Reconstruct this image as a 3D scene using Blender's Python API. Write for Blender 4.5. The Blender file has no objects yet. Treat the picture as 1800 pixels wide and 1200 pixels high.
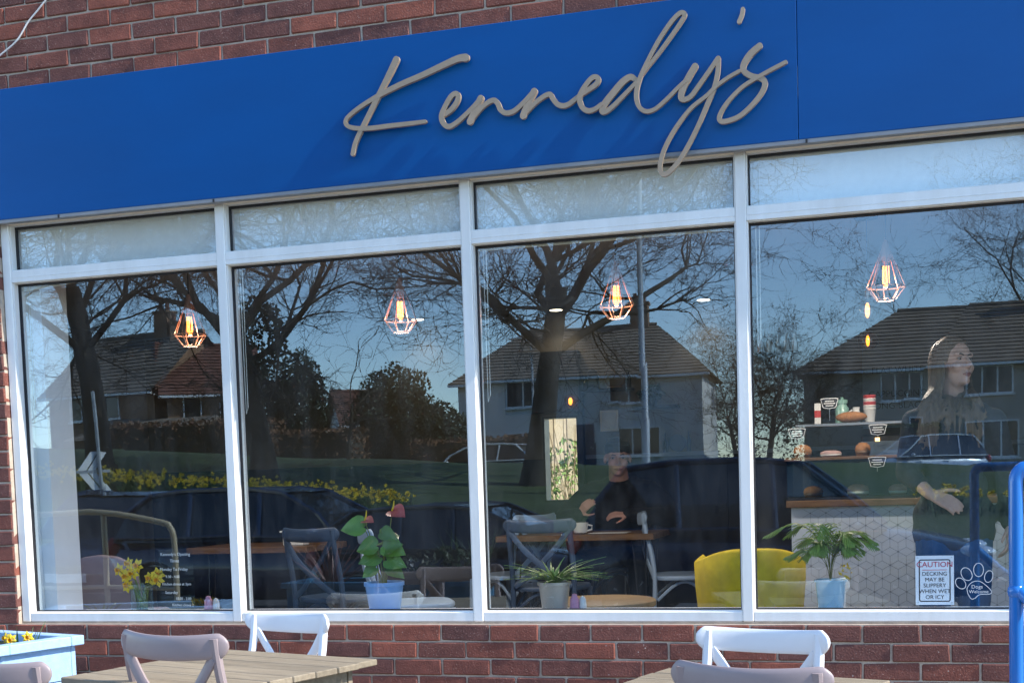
import bpy, bmesh, math, random
from mathutils import Vector, Matrix, noise
R = math.radians
PI = math.pi
scene = bpy.context.scene
C = scene.collection

# ------------------------------------------------------------------ camera
cam_d = bpy.data.cameras.new("camera")
cam = bpy.data.objects.new("camera", cam_d)
C.objects.link(cam)
cam_d.sensor_fit = 'HORIZONTAL'
cam_d.sensor_width = 36.0
cam_d.lens = 46.0
cam_d.shift_y = 403.0 / 1800.0
cam_d.clip_start = 0.05
cam_d.clip_end = 2000.0
right = Vector((0.96008, 0.27793, -0.03164)).normalized()
fwd = Vector((-0.279517, 0.957578, -0.070106)).normalized()
up = right.cross(fwd).normalized()
right = fwd.cross(up).normalized()
m = Matrix.Identity(4)
for i in range(3):
    m[i][0] = right[i]; m[i][1] = up[i]; m[i][2] = -fwd[i]
m[0][3], m[1][3], m[2][3] = 0.0, -5.3, 1.4
cam.matrix_world = m
scene.camera = cam

# ------------------------------------------------------------------ sky, sun, exposure
SUN_AZ, SUN_EL = 4.2, 39.0            # degrees in front of the shop front, height
world = bpy.data.worlds.new("World")
scene.world = world
world.use_nodes = True
wn = world.node_tree.nodes
sky = wn.new('ShaderNodeTexSky')
sky.sky_type = 'NISHITA'
sky.sun_disc = False
sky.sun_elevation = R(SUN_EL)
sky.sun_rotation = R(90 + SUN_AZ)
sky.air_density = 1.0
sky.dust_density = 0.0
sky.altitude = 400.0
sky.ozone_density = 3.0
world.node_tree.links.new(sky.outputs[0], wn['Background'].inputs[0])
wn['Background'].inputs[1].default_value = 0.15
sun_d = bpy.data.lights.new("sun", 'SUN')
sun_d.energy = 2.7
sun_d.angle = R(0.5)
sun_d.color = (1.0, 0.94, 0.85)
sun = bpy.data.objects.new("sun", sun_d)
C.objects.link(sun)
S = Vector((math.cos(R(SUN_EL)) * math.cos(R(SUN_AZ)), -math.cos(R(SUN_EL)) * math.sin(R(SUN_AZ)), math.sin(R(SUN_EL))))
sun.rotation_euler = S.to_track_quat('Z', 'Y').to_euler()
sun.location = (12, -6, 14)
vs = scene.view_settings
vs.view_transform = 'Standard'
vs.look = 'None'
vs.exposure = 1.6
vs.gamma = 1.0
vs.use_curve_mapping = False
scene.render.engine = 'CYCLES'
cy = scene.cycles
cy.use_denoising = True
cy.denoiser = 'OPENIMAGEDENOISE'
cy.max_bounces = 10
cy.diffuse_bounces = 4
cy.glossy_bounces = 5
cy.transmission_bounces = 6
cy.transparent_max_bounces = 16
cy.caustics_reflective = False
cy.caustics_refractive = False
cy.sample_clamp_indirect = 6.0

# ------------------------------------------------------------------ materials
def _n(nt, kind, **kw):
    n = nt.nodes.new(kind)
    for k, v in kw.items():
        setattr(n, k, v)
    return n

def mat(name, col, rough=0.6, var=0.12, scale=8.0, bump=0.0, bscale=60.0, metal=0.0, spec=0.5,
        col2=None, scale2=3.0, rnd=0.0, stretch=None, coat=0.0, trans=0.0, sss=0.0):
    """procedural surface: base colour broken up by two noises, optional per-object shift and fine relief"""
    mt = bpy.data.materials.new(name)
    mt.use_nodes = True
    nt = mt.node_tree
    b = nt.nodes['Principled BSDF']
    L = nt.links.new
    tc = _n(nt, 'ShaderNodeTexCoord')
    vec = tc.outputs['Object']
    if stretch:
        mp = _n(nt, 'ShaderNodeMapping')
        mp.inputs['Scale'].default_value = stretch
        L(vec, mp.inputs['Vector'])
        vec = mp.outputs['Vector']
    nz = _n(nt, 'ShaderNodeTexNoise')
    nz.inputs['Scale'].default_value = scale
    nz.inputs['Detail'].default_value = 6
    nz.inputs['Roughness'].default_value = 0.65
    L(vec, nz.inputs['Vector'])
    c2 = col2 if col2 else tuple(c * (1 - var) for c in col)
    mix = _n(nt, 'ShaderNodeMix', data_type='RGBA')
    mix.inputs[6].default_value = (*[min(1, c * (1 + var * .5)) for c in col], 1)
    mix.inputs[7].default_value = (*c2, 1)
    rp = _n(nt, 'ShaderNodeMapRange')
    rp.inputs[1].default_value = 0.3
    rp.inputs[2].default_value = 0.7
    L(nz.outputs['Fac'], rp.inputs[0])
    L(rp.outputs[0], mix.inputs[0])
    out = mix.outputs[2]
    if rnd > 0:
        oi = _n(nt, 'ShaderNodeObjectInfo')
        hs = _n(nt, 'ShaderNodeHueSaturation')
        mr = _n(nt, 'ShaderNodeMapRange')
        mr.inputs[3].default_value = 1 - rnd
        mr.inputs[4].default_value = 1 + rnd
        L(oi.outputs['Random'], mr.inputs[0])
        L(mr.outputs[0], hs.inputs['Value'])
        L(out, hs.inputs['Color'])
        out = hs.outputs[0]
    L(out, b.inputs['Base Color'])
    b.inputs['Roughness'].default_value = rough
    b.inputs['Metallic'].default_value = metal
    b.inputs['Specular IOR Level'].default_value = spec
    b.inputs['Coat Weight'].default_value = coat
    if coat: b.inputs['Coat Roughness'].default_value = 0.04
    if trans: b.inputs['Transmission Weight'].default_value = trans
    if rough > 0.08:
        rr = _n(nt, 'ShaderNodeMapRange')
        rr.inputs[3].default_value = max(0.02, rough - 0.08)
        rr.inputs[4].default_value = min(1, rough + 0.08)
        L(nz.outputs['Fac'], rr.inputs[0])
        L(rr.outputs[0], b.inputs['Roughness'])
    if bump > 0:
        n2 = _n(nt, 'ShaderNodeTexNoise')
        n2.inputs['Scale'].default_value = bscale
        n2.inputs['Detail'].default_value = 5
        L(vec, n2.inputs['Vector'])
        bp = _n(nt, 'ShaderNodeBump')
        bp.inputs['Strength'].default_value = min(1, bump)
        bp.inputs['Distance'].default_value = 0.004
        L(n2.outputs['Fac'], bp.inputs['Height'])
        L(bp.outputs[0], b.inputs['Normal'])
    return mt

def mat_glass(name, refl, tint=(0.93, 0.97, 0.95), edge=1.0, wob=0.0, dust=0.0):
    """thin window glass: see-through, with a mirror layer that grows towards grazing"""
    mt = bpy.data.materials.new(name)
    mt.use_nodes = True
    nt = mt.node_tree
    nt.nodes.clear()
    L = nt.links.new
    o = _n(nt, 'ShaderNodeOutputMaterial')
    t = _n(nt, 'ShaderNodeBsdfTransparent'); t.inputs[0].default_value = (*tint, 1)
    g = _n(nt, 'ShaderNodeBsdfGlossy'); g.inputs['Roughness'].default_value = 0.0
    g.inputs['Color'].default_value = (0.70, 0.87, 1.0, 1)
    f = _n(nt, 'ShaderNodeLayerWeight'); f.inputs['Blend'].default_value = 0.5
    pwr = _n(nt, 'ShaderNodeMath', operation='POWER'); pwr.inputs[1].default_value = 5.0
    L(f.outputs['Facing'], pwr.inputs[0])
    ml = _n(nt, 'ShaderNodeMath', operation='MULTIPLY_ADD')
    ml.inputs[1].default_value = edge * (1 - refl)
    ml.inputs[2].default_value = refl
    L(pwr.outputs[0], ml.inputs[0])
    mx = _n(nt, 'ShaderNodeMixShader')
    L(ml.outputs[0], mx.inputs[0]); L(t.outputs[0], mx.inputs[1]); L(g.outputs[0], mx.inputs[2])
    if dust:
        tc2 = _n(nt, 'ShaderNodeTexCoord'); mp2 = _n(nt, 'ShaderNodeMapping'); mp2.inputs['Scale'].default_value = (3.0, 3.0, .9)
        d1 = _n(nt, 'ShaderNodeTexNoise'); d1.inputs['Scale'].default_value = 2.5; d1.inputs['Detail'].default_value = 7; d1.inputs['Roughness'].default_value = .7
        L(tc2.outputs['Object'], mp2.inputs[0]); L(mp2.outputs[0], d1.inputs['Vector'])
        dr = _n(nt, 'ShaderNodeMapRange'); dr.inputs[1].default_value = .42; dr.inputs[2].default_value = .75; dr.inputs[4].default_value = dust
        L(d1.outputs['Fac'], dr.inputs[0])
        df = _n(nt, 'ShaderNodeBsdfDiffuse'); df.inputs[0].default_value = (.7, .68, .64, 1)
        mx2 = _n(nt, 'ShaderNodeMixShader'); L(dr.outputs[0], mx2.inputs[0]); L(mx.outputs[0], mx2.inputs[1]); L(df.outputs[0], mx2.inputs[2]); L(mx2.outputs[0], o.inputs[0])
    else:
        L(mx.outputs[0], o.inputs[0])
    if wob:
        tc = _n(nt, 'ShaderNodeTexCoord')
        nz = _n(nt, 'ShaderNodeTexNoise'); nz.inputs['Scale'].default_value = 2.2; nz.inputs['Detail'].default_value = 0
        L(tc.outputs['Object'], nz.inputs['Vector'])
        bp = _n(nt, 'ShaderNodeBump'); bp.inputs['Strength'].default_value = 1.0; bp.inputs['Distance'].default_value = wob
        L(nz.outputs['Fac'], bp.inputs['Height']); L(bp.outputs[0], g.inputs['Normal'])
    return mt

def mat_emit(name, col, strength):
    mt = bpy.data.materials.new(name)
    mt.use_nodes = True
    b = mt.node_tree.nodes['Principled BSDF']
    b.inputs['Base Color'].default_value = (*col, 1)
    b.inputs['Emission Color'].default_value = (*col, 1)
    b.inputs['Emission Strength'].default_value = strength
    return mt

def mat_brick(name):
    mt = bpy.data.materials.new(name)
    mt.use_nodes = True
    nt = mt.node_tree
    b = nt.nodes['Principled BSDF']
    L = nt.links.new
    tc = _n(nt, 'ShaderNodeTexCoord'); oi = _n(nt, 'ShaderNodeObjectInfo')
    geo = _n(nt, 'ShaderNodeNewGeometry')
    pos = geo.outputs['Position']
    cr = _n(nt, 'ShaderNodeValToRGB')
    e = cr.color_ramp.elements
    e[0].position = 0.0; e[0].color = (0.135, 0.062, 0.054, 1)
    e[1].position = 1.0; e[1].color = (0.270, 0.092, 0.062, 1)
    k = e.new(0.35); k.color = (0.170, 0.070, 0.056, 1)
    k = e.new(0.75); k.color = (0.205, 0.074, 0.054, 1)
    L(oi.outputs['Random'], cr.inputs[0])
    n1 = _n(nt, 'ShaderNodeTexNoise'); n1.inputs['Scale'].default_value = 14; n1.inputs['Detail'].default_value = 8; n1.inputs['Roughness'].default_value = 0.7
    L(pos, n1.inputs['Vector'])
    m1 = _n(nt, 'ShaderNodeMix', data_type='RGBA', blend_type='MULTIPLY')
    m1.inputs[0].default_value = 1.0
    r1 = _n(nt, 'ShaderNodeValToRGB')
    r1.color_ramp.elements[0].position = 0.28; r1.color_ramp.elements[0].color = (0.62, 0.60, 0.62, 1)
    r1.color_ramp.elements[1].position = 0.72; r1.color_ramp.elements[1].color = (1.25, 1.15, 1.1, 1)
    L(n1.outputs['Fac'], r1.inputs[0]); L(cr.outputs[0], m1.inputs[6]); L(r1.outputs[0], m1.inputs[7])
    # sandy specks and lime spots
    n2 = _n(nt, 'ShaderNodeTexNoise'); n2.inputs['Scale'].default_value = 190; n2.inputs['Detail'].default_value = 3
    L(pos, n2.inputs['Vector'])
    r2 = _n(nt, 'ShaderNodeMapRange'); r2.inputs[1].default_value = 0.62; r2.inputs[2].default_value = 0.78
    L(n2.outputs['Fac'], r2.inputs[0])
    m2 = _n(nt, 'ShaderNodeMix', data_type='RGBA'); m2.inputs[7].default_value = (0.47, 0.30, 0.24, 1)
    L(r2.outputs[0], m2.inputs[0]); L(m1.outputs[2], m2.inputs[6])
    n3 = _n(nt, 'ShaderNodeTexVoronoi'); n3.inputs['Scale'].default_value = 26
    L(pos, n3.inputs['Vector'])
    r3 = _n(nt, 'ShaderNodeMapRange'); r3.inputs[1].default_value = 0.085; r3.inputs[2].default_value = 0.05
    L(n3.outputs['Distance'], r3.inputs[0])
    m3 = _n(nt, 'ShaderNodeMix', data_type='RGBA'); m3.inputs[7].default_value = (0.55, 0.47, 0.42, 1)
    gt = _n(nt, 'ShaderNodeMath', operation='MULTIPLY')
    n4 = _n(nt, 'ShaderNodeTexNoise'); n4.inputs['Scale'].default_value = 3.5
    L(pos, n4.inputs['Vector'])
    r4 = _n(nt, 'ShaderNodeMapRange'); r4.inputs[1].default_value = 0.52; r4.inputs[2].default_value = 0.66
    L(n4.outputs['Fac'], r4.inputs[0]); L(r3.outputs[0], gt.inputs[0]); L(r4.outputs[0], gt.inputs[1])
    L(gt.outputs[0], m3.inputs[0]); L(m2.outputs[2], m3.inputs[6])
    L(m3.outputs[2], b.inputs['Base Color'])
    b.inputs['Roughness'].default_value = 0.85
    b.inputs['Specular IOR Level'].default_value = 0.25
    n5 = _n(nt, 'ShaderNodeTexNoise'); n5.inputs['Scale'].default_value = 130; n5.inputs['Detail'].default_value = 6
    L(pos, n5.inputs['Vector'])
    bp = _n(nt, 'ShaderNodeBump'); bp.inputs['Strength'].default_value = 0.7; bp.inputs['Distance'].default_value = 0.004
    L(n5.outputs['Fac'], bp.inputs['Height']); L(bp.outputs[0], b.inputs['Normal'])
    return mt

M = {}
M['brick'] = mat_brick('brick')
M['mortar'] = mat('mortar', (0.46, 0.37, 0.29), 0.9, 0.25, 20, 0.6, 90)
M['upvc'] = mat('upvc_frame', (0.80, 0.805, 0.79), 0.30, 0.08, 2.5, 0.06, 25, col2=(0.71, 0.70, 0.67), stretch=(3, 3, .7))
M['cream'] = mat('cream_head_bounce_tint', (0.78, 0.72, 0.60), 0.4, 0.06, 3.0)  # warm bounce light below the sign band, partly put into this cream colour
M['gasket'] = mat('gasket', (0.012, 0.012, 0.016), 0.6, 0.2)
M['glass'] = mat_glass('window_glass', 0.17, (0.97, 0.99, 0.98), wob=0.00035, dust=0.05)
M['clear'] = mat_glass('clear_glass', 0.02)
M['blue_panel'] = mat('blue_sign_panel', (0.001, 0.074, 0.268), 0.33, 0.14, 1.1, 0.10, 2.5, spec=0.22, stretch=(.5, 1, 1.6))
M['grey_trim'] = mat('grey_trim', (0.22, 0.23, 0.25), 0.4, 0.1)
M['gold'] = mat('brushed_lettering', (0.345, 0.262, 0.185), 0.5, 0.08, 30, 0.1, 200, metal=0.15)
M['white_plastic'] = mat('white_plastic', (0.78, 0.78, 0.80), 0.38, 0.04, 5, 0.04, 40)
M['mauve_plastic'] = mat('mauve_plastic', (0.30, 0.24, 0.24), 0.42, 0.08, 5, 0.05, 40)
M['ice_blue'] = mat('ice_blue_paint', (0.34, 0.46, 0.62), 0.45, 0.06, 6)
M['slate_blue'] = mat('slate_blue_paint', (0.045, 0.075, 0.13), 0.45, 0.1, 6)
M['oak'] = mat('weathered_table_wood', (0.27, 0.222, 0.155), 0.7, 0.2, 5, 0.5, 70, col2=(0.18, 0.145, 0.10), rnd=0.14, stretch=(1, 9, 9))
M['oak_dark'] = mat('oiled_wood', (0.17, 0.092, 0.04), 0.45, 0.3, 6, 0.2, 60, col2=(0.09, 0.048, 0.024), stretch=(1, 8, 8))
M['light_wood'] = mat('light_wood', (0.42, 0.29, 0.15), 0.5, 0.2, 6, 0.2, 60, col2=(0.31, 0.2, 0.1), stretch=(1, 8, 8))
M['deck'] = mat('deck_timber', (0.36, 0.29, 0.21), 0.75, 0.3, 6, 0.5, 60, col2=(0.2, 0.16, 0.115), stretch=(1, 7, 7))
M['planter'] = mat('planter_blue_paint', (0.34, 0.52, 0.76), 0.55, 0.10, 6, 0.4, 50, col2=(0.28, 0.43, 0.64), rnd=.05, stretch=(1,7,7))
M['planter_dark'] = mat('teal_planter_paint', (0.02, 0.13, 0.24), 0.5, 0.2, 4)
M['planter_in'] = mat('bare_timber', (0.26, 0.20, 0.14), 0.8, 0.3, 9, 0.4, 60)
M['soil'] = mat('soil', (0.035, 0.022, 0.014), 0.95, 0.5, 40, 1.0, 80)
M['rail_blue'] = mat('blue_rail_paint', (0.012, 0.16, 0.52), 0.22, 0.06, 4, coat=0.4)
M['rail_beige'] = mat('beige_rail_paint', (0.52, 0.42, 0.27), 0.35, 0.1, 6)
M['cable'] = mat('white_cable', (0.75, 0.74, 0.72), 0.5, 0.05)
M['blind'] = mat('blind_fabric', (0.84, 0.84, 0.81), 0.85, 0.05, 30, 0.2, 300)
M['blind_rail'] = mat('blind_rail_plastic', (0.76, 0.74, 0.66), 0.5, 0.04)
M['nib'] = mat('white_emulsion', (0.84, 0.85, 0.86), 0.8, 0.05, 2.5, 0.1, 40)
M['ceiling'] = mat('ceiling_paint', (0.33, 0.34, 0.36), 0.9, 0.08, 2)
M['wall_up'] = mat('taupe_wall', (0.17, 0.15, 0.125), 0.85, 0.1, 3, 0.1, 60)
M['wall_low'] = mat('dark_panel_paint', (0.030, 0.034, 0.046), 0.6, 0.12, 3)
M['dado'] = mat('dado_rail_paint', (0.22, 0.27, 0.33), 0.45, 0.05)
M['int_floor'] = mat('cafe_floor', (0.22, 0.17, 0.12), 0.4, 0.3, 2.5, 0.1, 40)
M['black_metal'] = mat('black_metal', (0.012, 0.012, 0.014), 0.4, 0.2)
M['copper'] = mat('copper_wire', (0.66, 0.46, 0.41), 0.35, 0.08, 20, metal=0.5)
M['bulb'] = mat_emit('filament', (1.0, 0.40, 0.10), 2.2)
M['bulb2'] = mat_emit('amber_filament', (1.0, 0.56, 0.17), 2.2)
M['bulb_glass'] = mat_glass('bulb_glass', 0.03, (1.0, 0.72, 0.45))
M['amber_glass'] = mat_glass('amber_glass', 0.12, (0.80, 0.36, 0.08))
M['smoke_glass'] = mat_glass('pink_smoke_glass', 0.15, (0.62, 0.42, 0.37))
M['downlight'] = mat_emit('downlight_lens', (1.0, 0.86, 0.62), 4.0)
M['yellow_fabric'] = mat('mustard_velvet', (0.78, 0.58, 0.012), 0.85, 0.2, 12, 0.25, 150, col2=(0.62, 0.44, 0.01))
M['mauve_fabric'] = mat('mauve_velvet', (0.30, 0.23, 0.24), 0.85, 0.12, 10, 0.2, 150)
M['pot_blue'] = mat('blue_glazed_pot', (0.17, 0.37, 0.72), 0.35, 0.05, 4)
M['pot_sky'] = mat('sky_blue_glazed_pot', (0.24, 0.50, 0.68), 0.15, 0.08, 5, coat=0.6)
M['pot_grey'] = mat('galvanised_grey_pot', (0.42, 0.40, 0.36), 0.38, 0.12, 8, 0.1, 60, metal=0.3)
M['leaf'] = mat('glossy_leaf', (0.13, 0.26, 0.04), 0.35, 0.3, 14, col2=(0.08, 0.17, 0.03), rnd=0.25)
M['leaf_lt'] = mat('young_leaf', (0.24, 0.36, 0.06), 0.45, 0.3, 14, col2=(0.15, 0.24, 0.04))
M['leaf_dk'] = mat('evergreen_leaf', (0.026, 0.044, 0.014), 0.5, 0.3, 5, col2=(0.02, 0.035, 0.012))
M['spathe'] = mat('anthurium_spathe', (0.55, 0.10, 0.08), 0.3, 0.2, 14)
M['stem'] = mat('green_stem', (0.14, 0.17, 0.03), 0.5, 0.2)
M['daff'] = mat('daffodil_petal', (0.78, 0.56, 0.02), 0.55, 0.12, 30)
M['daff_cup'] = mat('daffodil_cup', (0.80, 0.40, 0.01), 0.55, 0.12, 30)
M['purple_leaf'] = mat('purple_strap_leaf', (0.24, 0.10, 0.08), 0.45, 0.3, 10)
M['paper'] = mat('white_card', (0.75, 0.75, 0.73), 0.6, 0.04)
M['white_paint'] = mat('white_lettering', (0.80, 0.80, 0.80), 0.6, 0.02)
M['black_paint'] = mat('black_print', (0.015, 0.016, 0.022), 0.6, 0.05)
M['red_paint'] = mat('red_print', (0.42, 0.02, 0.06), 0.6, 0.05)
M['sign_white'] = mat('sign_board', (0.62, 0.70, 0.76), 0.35, 0.03)
M['pink'] = mat('pink_flower', (0.55, 0.26, 0.38), 0.6, 0.15, 30)
M['wallpaper'] = mat('counter_front_paper', (0.54, 0.61, 0.70), 0.6, 0.06, 3)
M['paper_line'] = mat('counter_front_lines', (0.24, 0.27, 0.32), 0.6, 0.05)
M['cake'] = mat('sponge_cake', (0.34, 0.15, 0.05), 0.8, 0.4, 30, 0.6, 60)
M['cake_pink'] = mat('iced_cake', (0.55, 0.36, 0.33), 0.6, 0.2, 30)
M['steel'] = mat('brushed_steel', (0.45, 0.46, 0.48), 0.3, 0.1, 30, metal=0.8)
M['mint'] = mat('mint_ceramic', (0.25, 0.45, 0.38), 0.3, 0.06)
M['ceramic'] = mat('white_ceramic', (0.68, 0.68, 0.66), 0.2, 0.04)
M['red_cup'] = mat('red_paper_cup', (0.50, 0.05, 0.05), 0.5, 0.1)
M['skin'] = mat('skin', (0.66, 0.40, 0.31), 0.5, 0.1, 25)
M['skin_dim'] = mat('skin_ruddy', (0.60, 0.33, 0.26), 0.5, 0.12, 25)
M['lip'] = mat('lip', (0.36, 0.12, 0.10), 0.45, 0.1)
M['eye_dark'] = mat('eye_dark', (0.03, 0.022, 0.018), 0.2, 0.1)
M['eye_white'] = mat('eye_white', (0.42, 0.38, 0.35), 0.25, 0.05)
M['hair_brown'] = mat('brown_hair', (0.05, 0.030, 0.018), 0.55, 0.5, 6, 0.5, 40, col2=(0.20, 0.125, 0.07), stretch=(14, 14, 1.2))
M['hair_dark'] = mat('dark_hair', (0.014, 0.011, 0.010), 0.6, 0.3, 30)
M['black_cloth'] = mat('black_cloth', (0.010, 0.011, 0.014), 0.9, 0.2, 20, 0.3, 200)
M['charcoal_knit'] = mat('charcoal_knit', (0.030, 0.036, 0.046), 0.9, 0.25, 30, 0.4, 160)
M['navy_denim'] = mat('blue_denim', (0.02, 0.085, 0.21), 0.85, 0.2, 20, 0.3, 200)
M['grass'] = mat('lawn_grass', (0.052, 0.078, 0.018), 0.9, 0.4, 0.8, 0.8, 30, col2=(0.034, 0.056, 0.014))
M['blade'] = mat('daffodil_blade', (0.055, 0.12, 0.035), 0.6, 0.3, 3)
M['asphalt'] = mat('asphalt', (0.055, 0.055, 0.058), 0.9, 0.3, 3, 0.6, 60)
M['paving'] = mat('paving', (0.24, 0.23, 0.21), 0.85, 0.25, 4, 0.4, 40)
M['kerb'] = mat('kerb_stone', (0.30, 0.29, 0.27), 0.85, 0.2, 5)
M['bark'] = mat('oak_bark', (0.055, 0.046, 0.034), 0.9, 0.45, 3.0, 0.9, 18, col2=(0.033, 0.03, 0.02))
M['twig'] = mat('oak_twig', (0.055, 0.046, 0.034), 0.9, 0.3, 2.0)
M['hedge'] = mat('beech_hedge_leaf', (0.20, 0.095, 0.045), 0.8, 0.4, 3, col2=(0.11, 0.055, 0.028))
M['hedge_green'] = mat('green_hedge_leaf', (0.05, 0.085, 0.02), 0.7, 0.4, 3)
M['render_white'] = mat('white_render', (0.66, 0.66, 0.64), 0.85, 0.1, 0.8)
M['render_cream'] = mat('cream_render', (0.48, 0.42, 0.34), 0.85, 0.12, 0.8)
M['house_brick'] = mat('house_brick', (0.28, 0.17, 0.10), 0.9, 0.35, 5, 0.4, 20, col2=(0.19, 0.105, 0.065))
M['roof_brown'] = mat('brown_roof_tile', (0.22, 0.175, 0.13), 0.85, 0.35, 2.5, col2=(0.15, 0.12, 0.09))
M['roof_red'] = mat('red_roof_tile', (0.20, 0.085, 0.055), 0.85, 0.35, 2.5, col2=(0.12, 0.055, 0.04))
M['house_glass'] = mat('house_window_glass', (0.02, 0.025, 0.03), 0.08, 0.2, 2)
M['galv'] = mat('galvanised_steel', (0.42, 0.43, 0.44), 0.4, 0.1, 6, metal=0.5)
M['car_navy'] = mat('navy_car_paint', (0.004, 0.016, 0.05), 0.2, 0.05, 2, coat=0.8)
M['car_dark'] = mat('black_car_paint', (0.008, 0.010, 0.014), 0.18, 0.05, 2, coat=0.9)
M['car_blue'] = mat('blue_car_paint', (0.0015, 0.014, 0.045), 0.25, 0.05, 2, coat=0.35)
M['car_white'] = mat('white_car_paint', (0.70, 0.71, 0.72), 0.2, 0.03, 2, coat=0.7)
M['car_silver'] = mat('silver_car_paint', (0.36, 0.42, 0.48), 0.25, 0.03, 2, metal=0.5, coat=0.7)
M['car_glass'] = mat('car_window_glass', (0.010, 0.014, 0.018), 0.03, 0.1, 2, spec=0.8)
M['tyre'] = mat('tyre_rubber', (0.015, 0.015, 0.016), 0.85, 0.2)
M['lamp_clear'] = mat('headlamp_lens', (0.65, 0.68, 0.70), 0.1, 0.05, metal=0.4)
M['lamp_red'] = mat('tail_lamp_lens', (0.30, 0.008, 0.015), 0.15, 0.1)
M['fence'] = mat('sunlit_fence_timber', (0.52, 0.40, 0.25), 0.8, 0.25, 6, 0.3, 40, rnd=0.12)
M['chevron_w'] = mat('chevron_sheeting', (0.86, 0.86, 0.84), 0.5, 0.03)

# ------------------------------------------------------------------ mesh builder
class MB:
    def __init__(s): s.v = []; s.f = []
    def add(s, vs, fs, mtx=None):
        o = len(s.v)
        s.v += [tuple(mtx @ Vector(p)) for p in vs] if mtx else [tuple(p) for p in vs]
        s.f += [tuple(i + o for i in f) for f in fs]
        return s
    def bx(s, x0, x1, y0, y1, z0, z1, mtx=None):
        vs = [(x0,y0,z0),(x1,y0,z0),(x1,y1,z0),(x0,y1,z0),(x0,y0,z1),(x1,y0,z1),(x1,y1,z1),(x0,y1,z1)]
        return s.add(vs, [(0,3,2,1),(4,5,6,7),(0,1,5,4),(1,2,6,5),(2,3,7,6),(3,0,4,7)], mtx)
    def sweep(s, pts, a, b=None, n=8, up=(0,0,1), power=1.0, caps=True, mtx=None):
        """rounded bar along pts; a = half width sideways, b = half height along up"""
        pts = [Vector(p) for p in pts]; k = len(pts); up = Vector(up)
        A = a if isinstance(a, (list, tuple)) else [a]*k
        B = A if b is None else (b if isinstance(b, (list, tuple)) else [b]*k)
        vs = []; fs = []
        for i, p in enumerate(pts):
            t = (pts[min(i+1,k-1)] - pts[max(i-1,0)])
            t = t.normalized() if t.length > 1e-9 else Vector((0,0,1))
            u = up - t*up.dot(t)
            if u.length < 1e-4:
                u = Vector((1,0,0)) - t*t.x
                if u.length < 1e-3: u = Vector((0,1,0)) - t*t.y
            u.normalize(); sd = t.cross(u)
            for j in range(n):
                w = 2*PI*(j+.5)/n; cx, sy = math.cos(w), math.sin(w)
                if power != 1.0:
                    cx = math.copysign(abs(cx)**power, cx); sy = math.copysign(abs(sy)**power, sy)
                vs.append(p + sd*(cx*A[i]) + u*(sy*B[i]))
        for i in range(k-1):
            for j in range(n):
                j2 = (j+1) % n
                fs.append((i*n+j, i*n+j2, (i+1)*n+j2, (i+1)*n+j))
        if caps:
            fs.append(tuple(reversed(range(n)))); fs.append(tuple((k-1)*n+j for j in range(n)))
        return s.add(vs, fs, mtx)
    def lathe(s, prof, n=20, c=(0,0,0), mtx=None):
        vs = []; fs = []
        for r, z in prof:
            for j in range(n):
                w = 2*PI*j/n
                vs.append((c[0]+r*math.cos(w), c[1]+r*math.sin(w), c[2]+z))
        k = len(prof)
        for i in range(k-1):
            for j in range(n):
                j2 = (j+1)%n
                fs.append((i*n+j, i*n+j2, (i+1)*n+j2, (i+1)*n+j))
        if prof[0][0] > 1e-5: fs.append(tuple(reversed(range(n))))
        if prof[-1][0] > 1e-5: fs.append(tuple((k-1)*n+j for j in range(n)))
        return s.add(vs, fs, mtx)
    def ell(s, c, r, n=14, m=9, mtx=None, rot=None):
        vs = []; fs = []
        q = rot if rot else Matrix.Identity(3)
        c = Vector(c)
        for i in range(m+1):
            th = PI*i/m
            for j in range(n):
                ph = 2*PI*j/n
                rr = max(math.sin(th), 1e-3)
                vs.append(c + q @ Vector((r[0]*rr*math.cos(ph), r[1]*rr*math.sin(ph), -r[2]*math.cos(th))))
        for i in range(m):
            for j in range(n):
                j2 = (j+1)%n
                fs.append((i*n+j, i*n+j2, (i+1)*n+j2, (i+1)*n+j))
        fs.append(tuple(reversed(range(n)))); fs.append(tuple(m*n+j for j in range(n)))
        return s.add(vs, fs, mtx)
    def prism(s, poly, y0, y1, mtx=None):
        """polygon in xz, extruded along y"""
        n = len(poly)
        vs = [(x, y0, z) for x, z in poly] + [(x, y1, z) for x, z in poly]
        fs = [tuple(range(n)), tuple(reversed(range(n, 2*n)))]
        for i in range(n):
            j = (i+1)%n
            fs.append((j, i, n+i, n+j))
        return s.add(vs, fs, mtx)
    def mesh(s, name, bevel=0.0, seg=1, fix=False):
        me = bpy.data.meshes.new(name)
        me.from_pydata(s.v, [], s.f)
        if bevel or fix:
            bm = bmesh.new(); bm.from_mesh(me)
            if fix: bmesh.ops.recalc_face_normals(bm, faces=bm.faces)
            if bevel: bmesh.ops.bevel(bm, geom=list(bm.edges), offset=bevel, segments=seg, affect='EDGES', profile=0.5, clamp_overlap=True)
            bm.to_mesh(me); bm.free()
        me.update()
        return me
    def build(s, name, m, parent=None, smooth=False, bevel=0.0, seg=1, fix=False, loc=None):
        me = s.mesh(name, bevel, seg, fix)
        return obj(name, me, m, parent, smooth, loc)

def obj(name, me, m, parent=None, smooth=False, loc=None):
    if m is not None and not me.materials: me.materials.append(M[m] if isinstance(m, str) else m)
    if smooth:
        for p in me.polygons: p.use_smooth = True
        if smooth != 'all':
            try: me.set_sharp_from_angle(angle=R(40))
            except Exception: pass
    o = bpy.data.objects.new(name, me)
    C.objects.link(o)
    if parent: o.parent = parent
    if loc: o.location = loc
    return o

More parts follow.
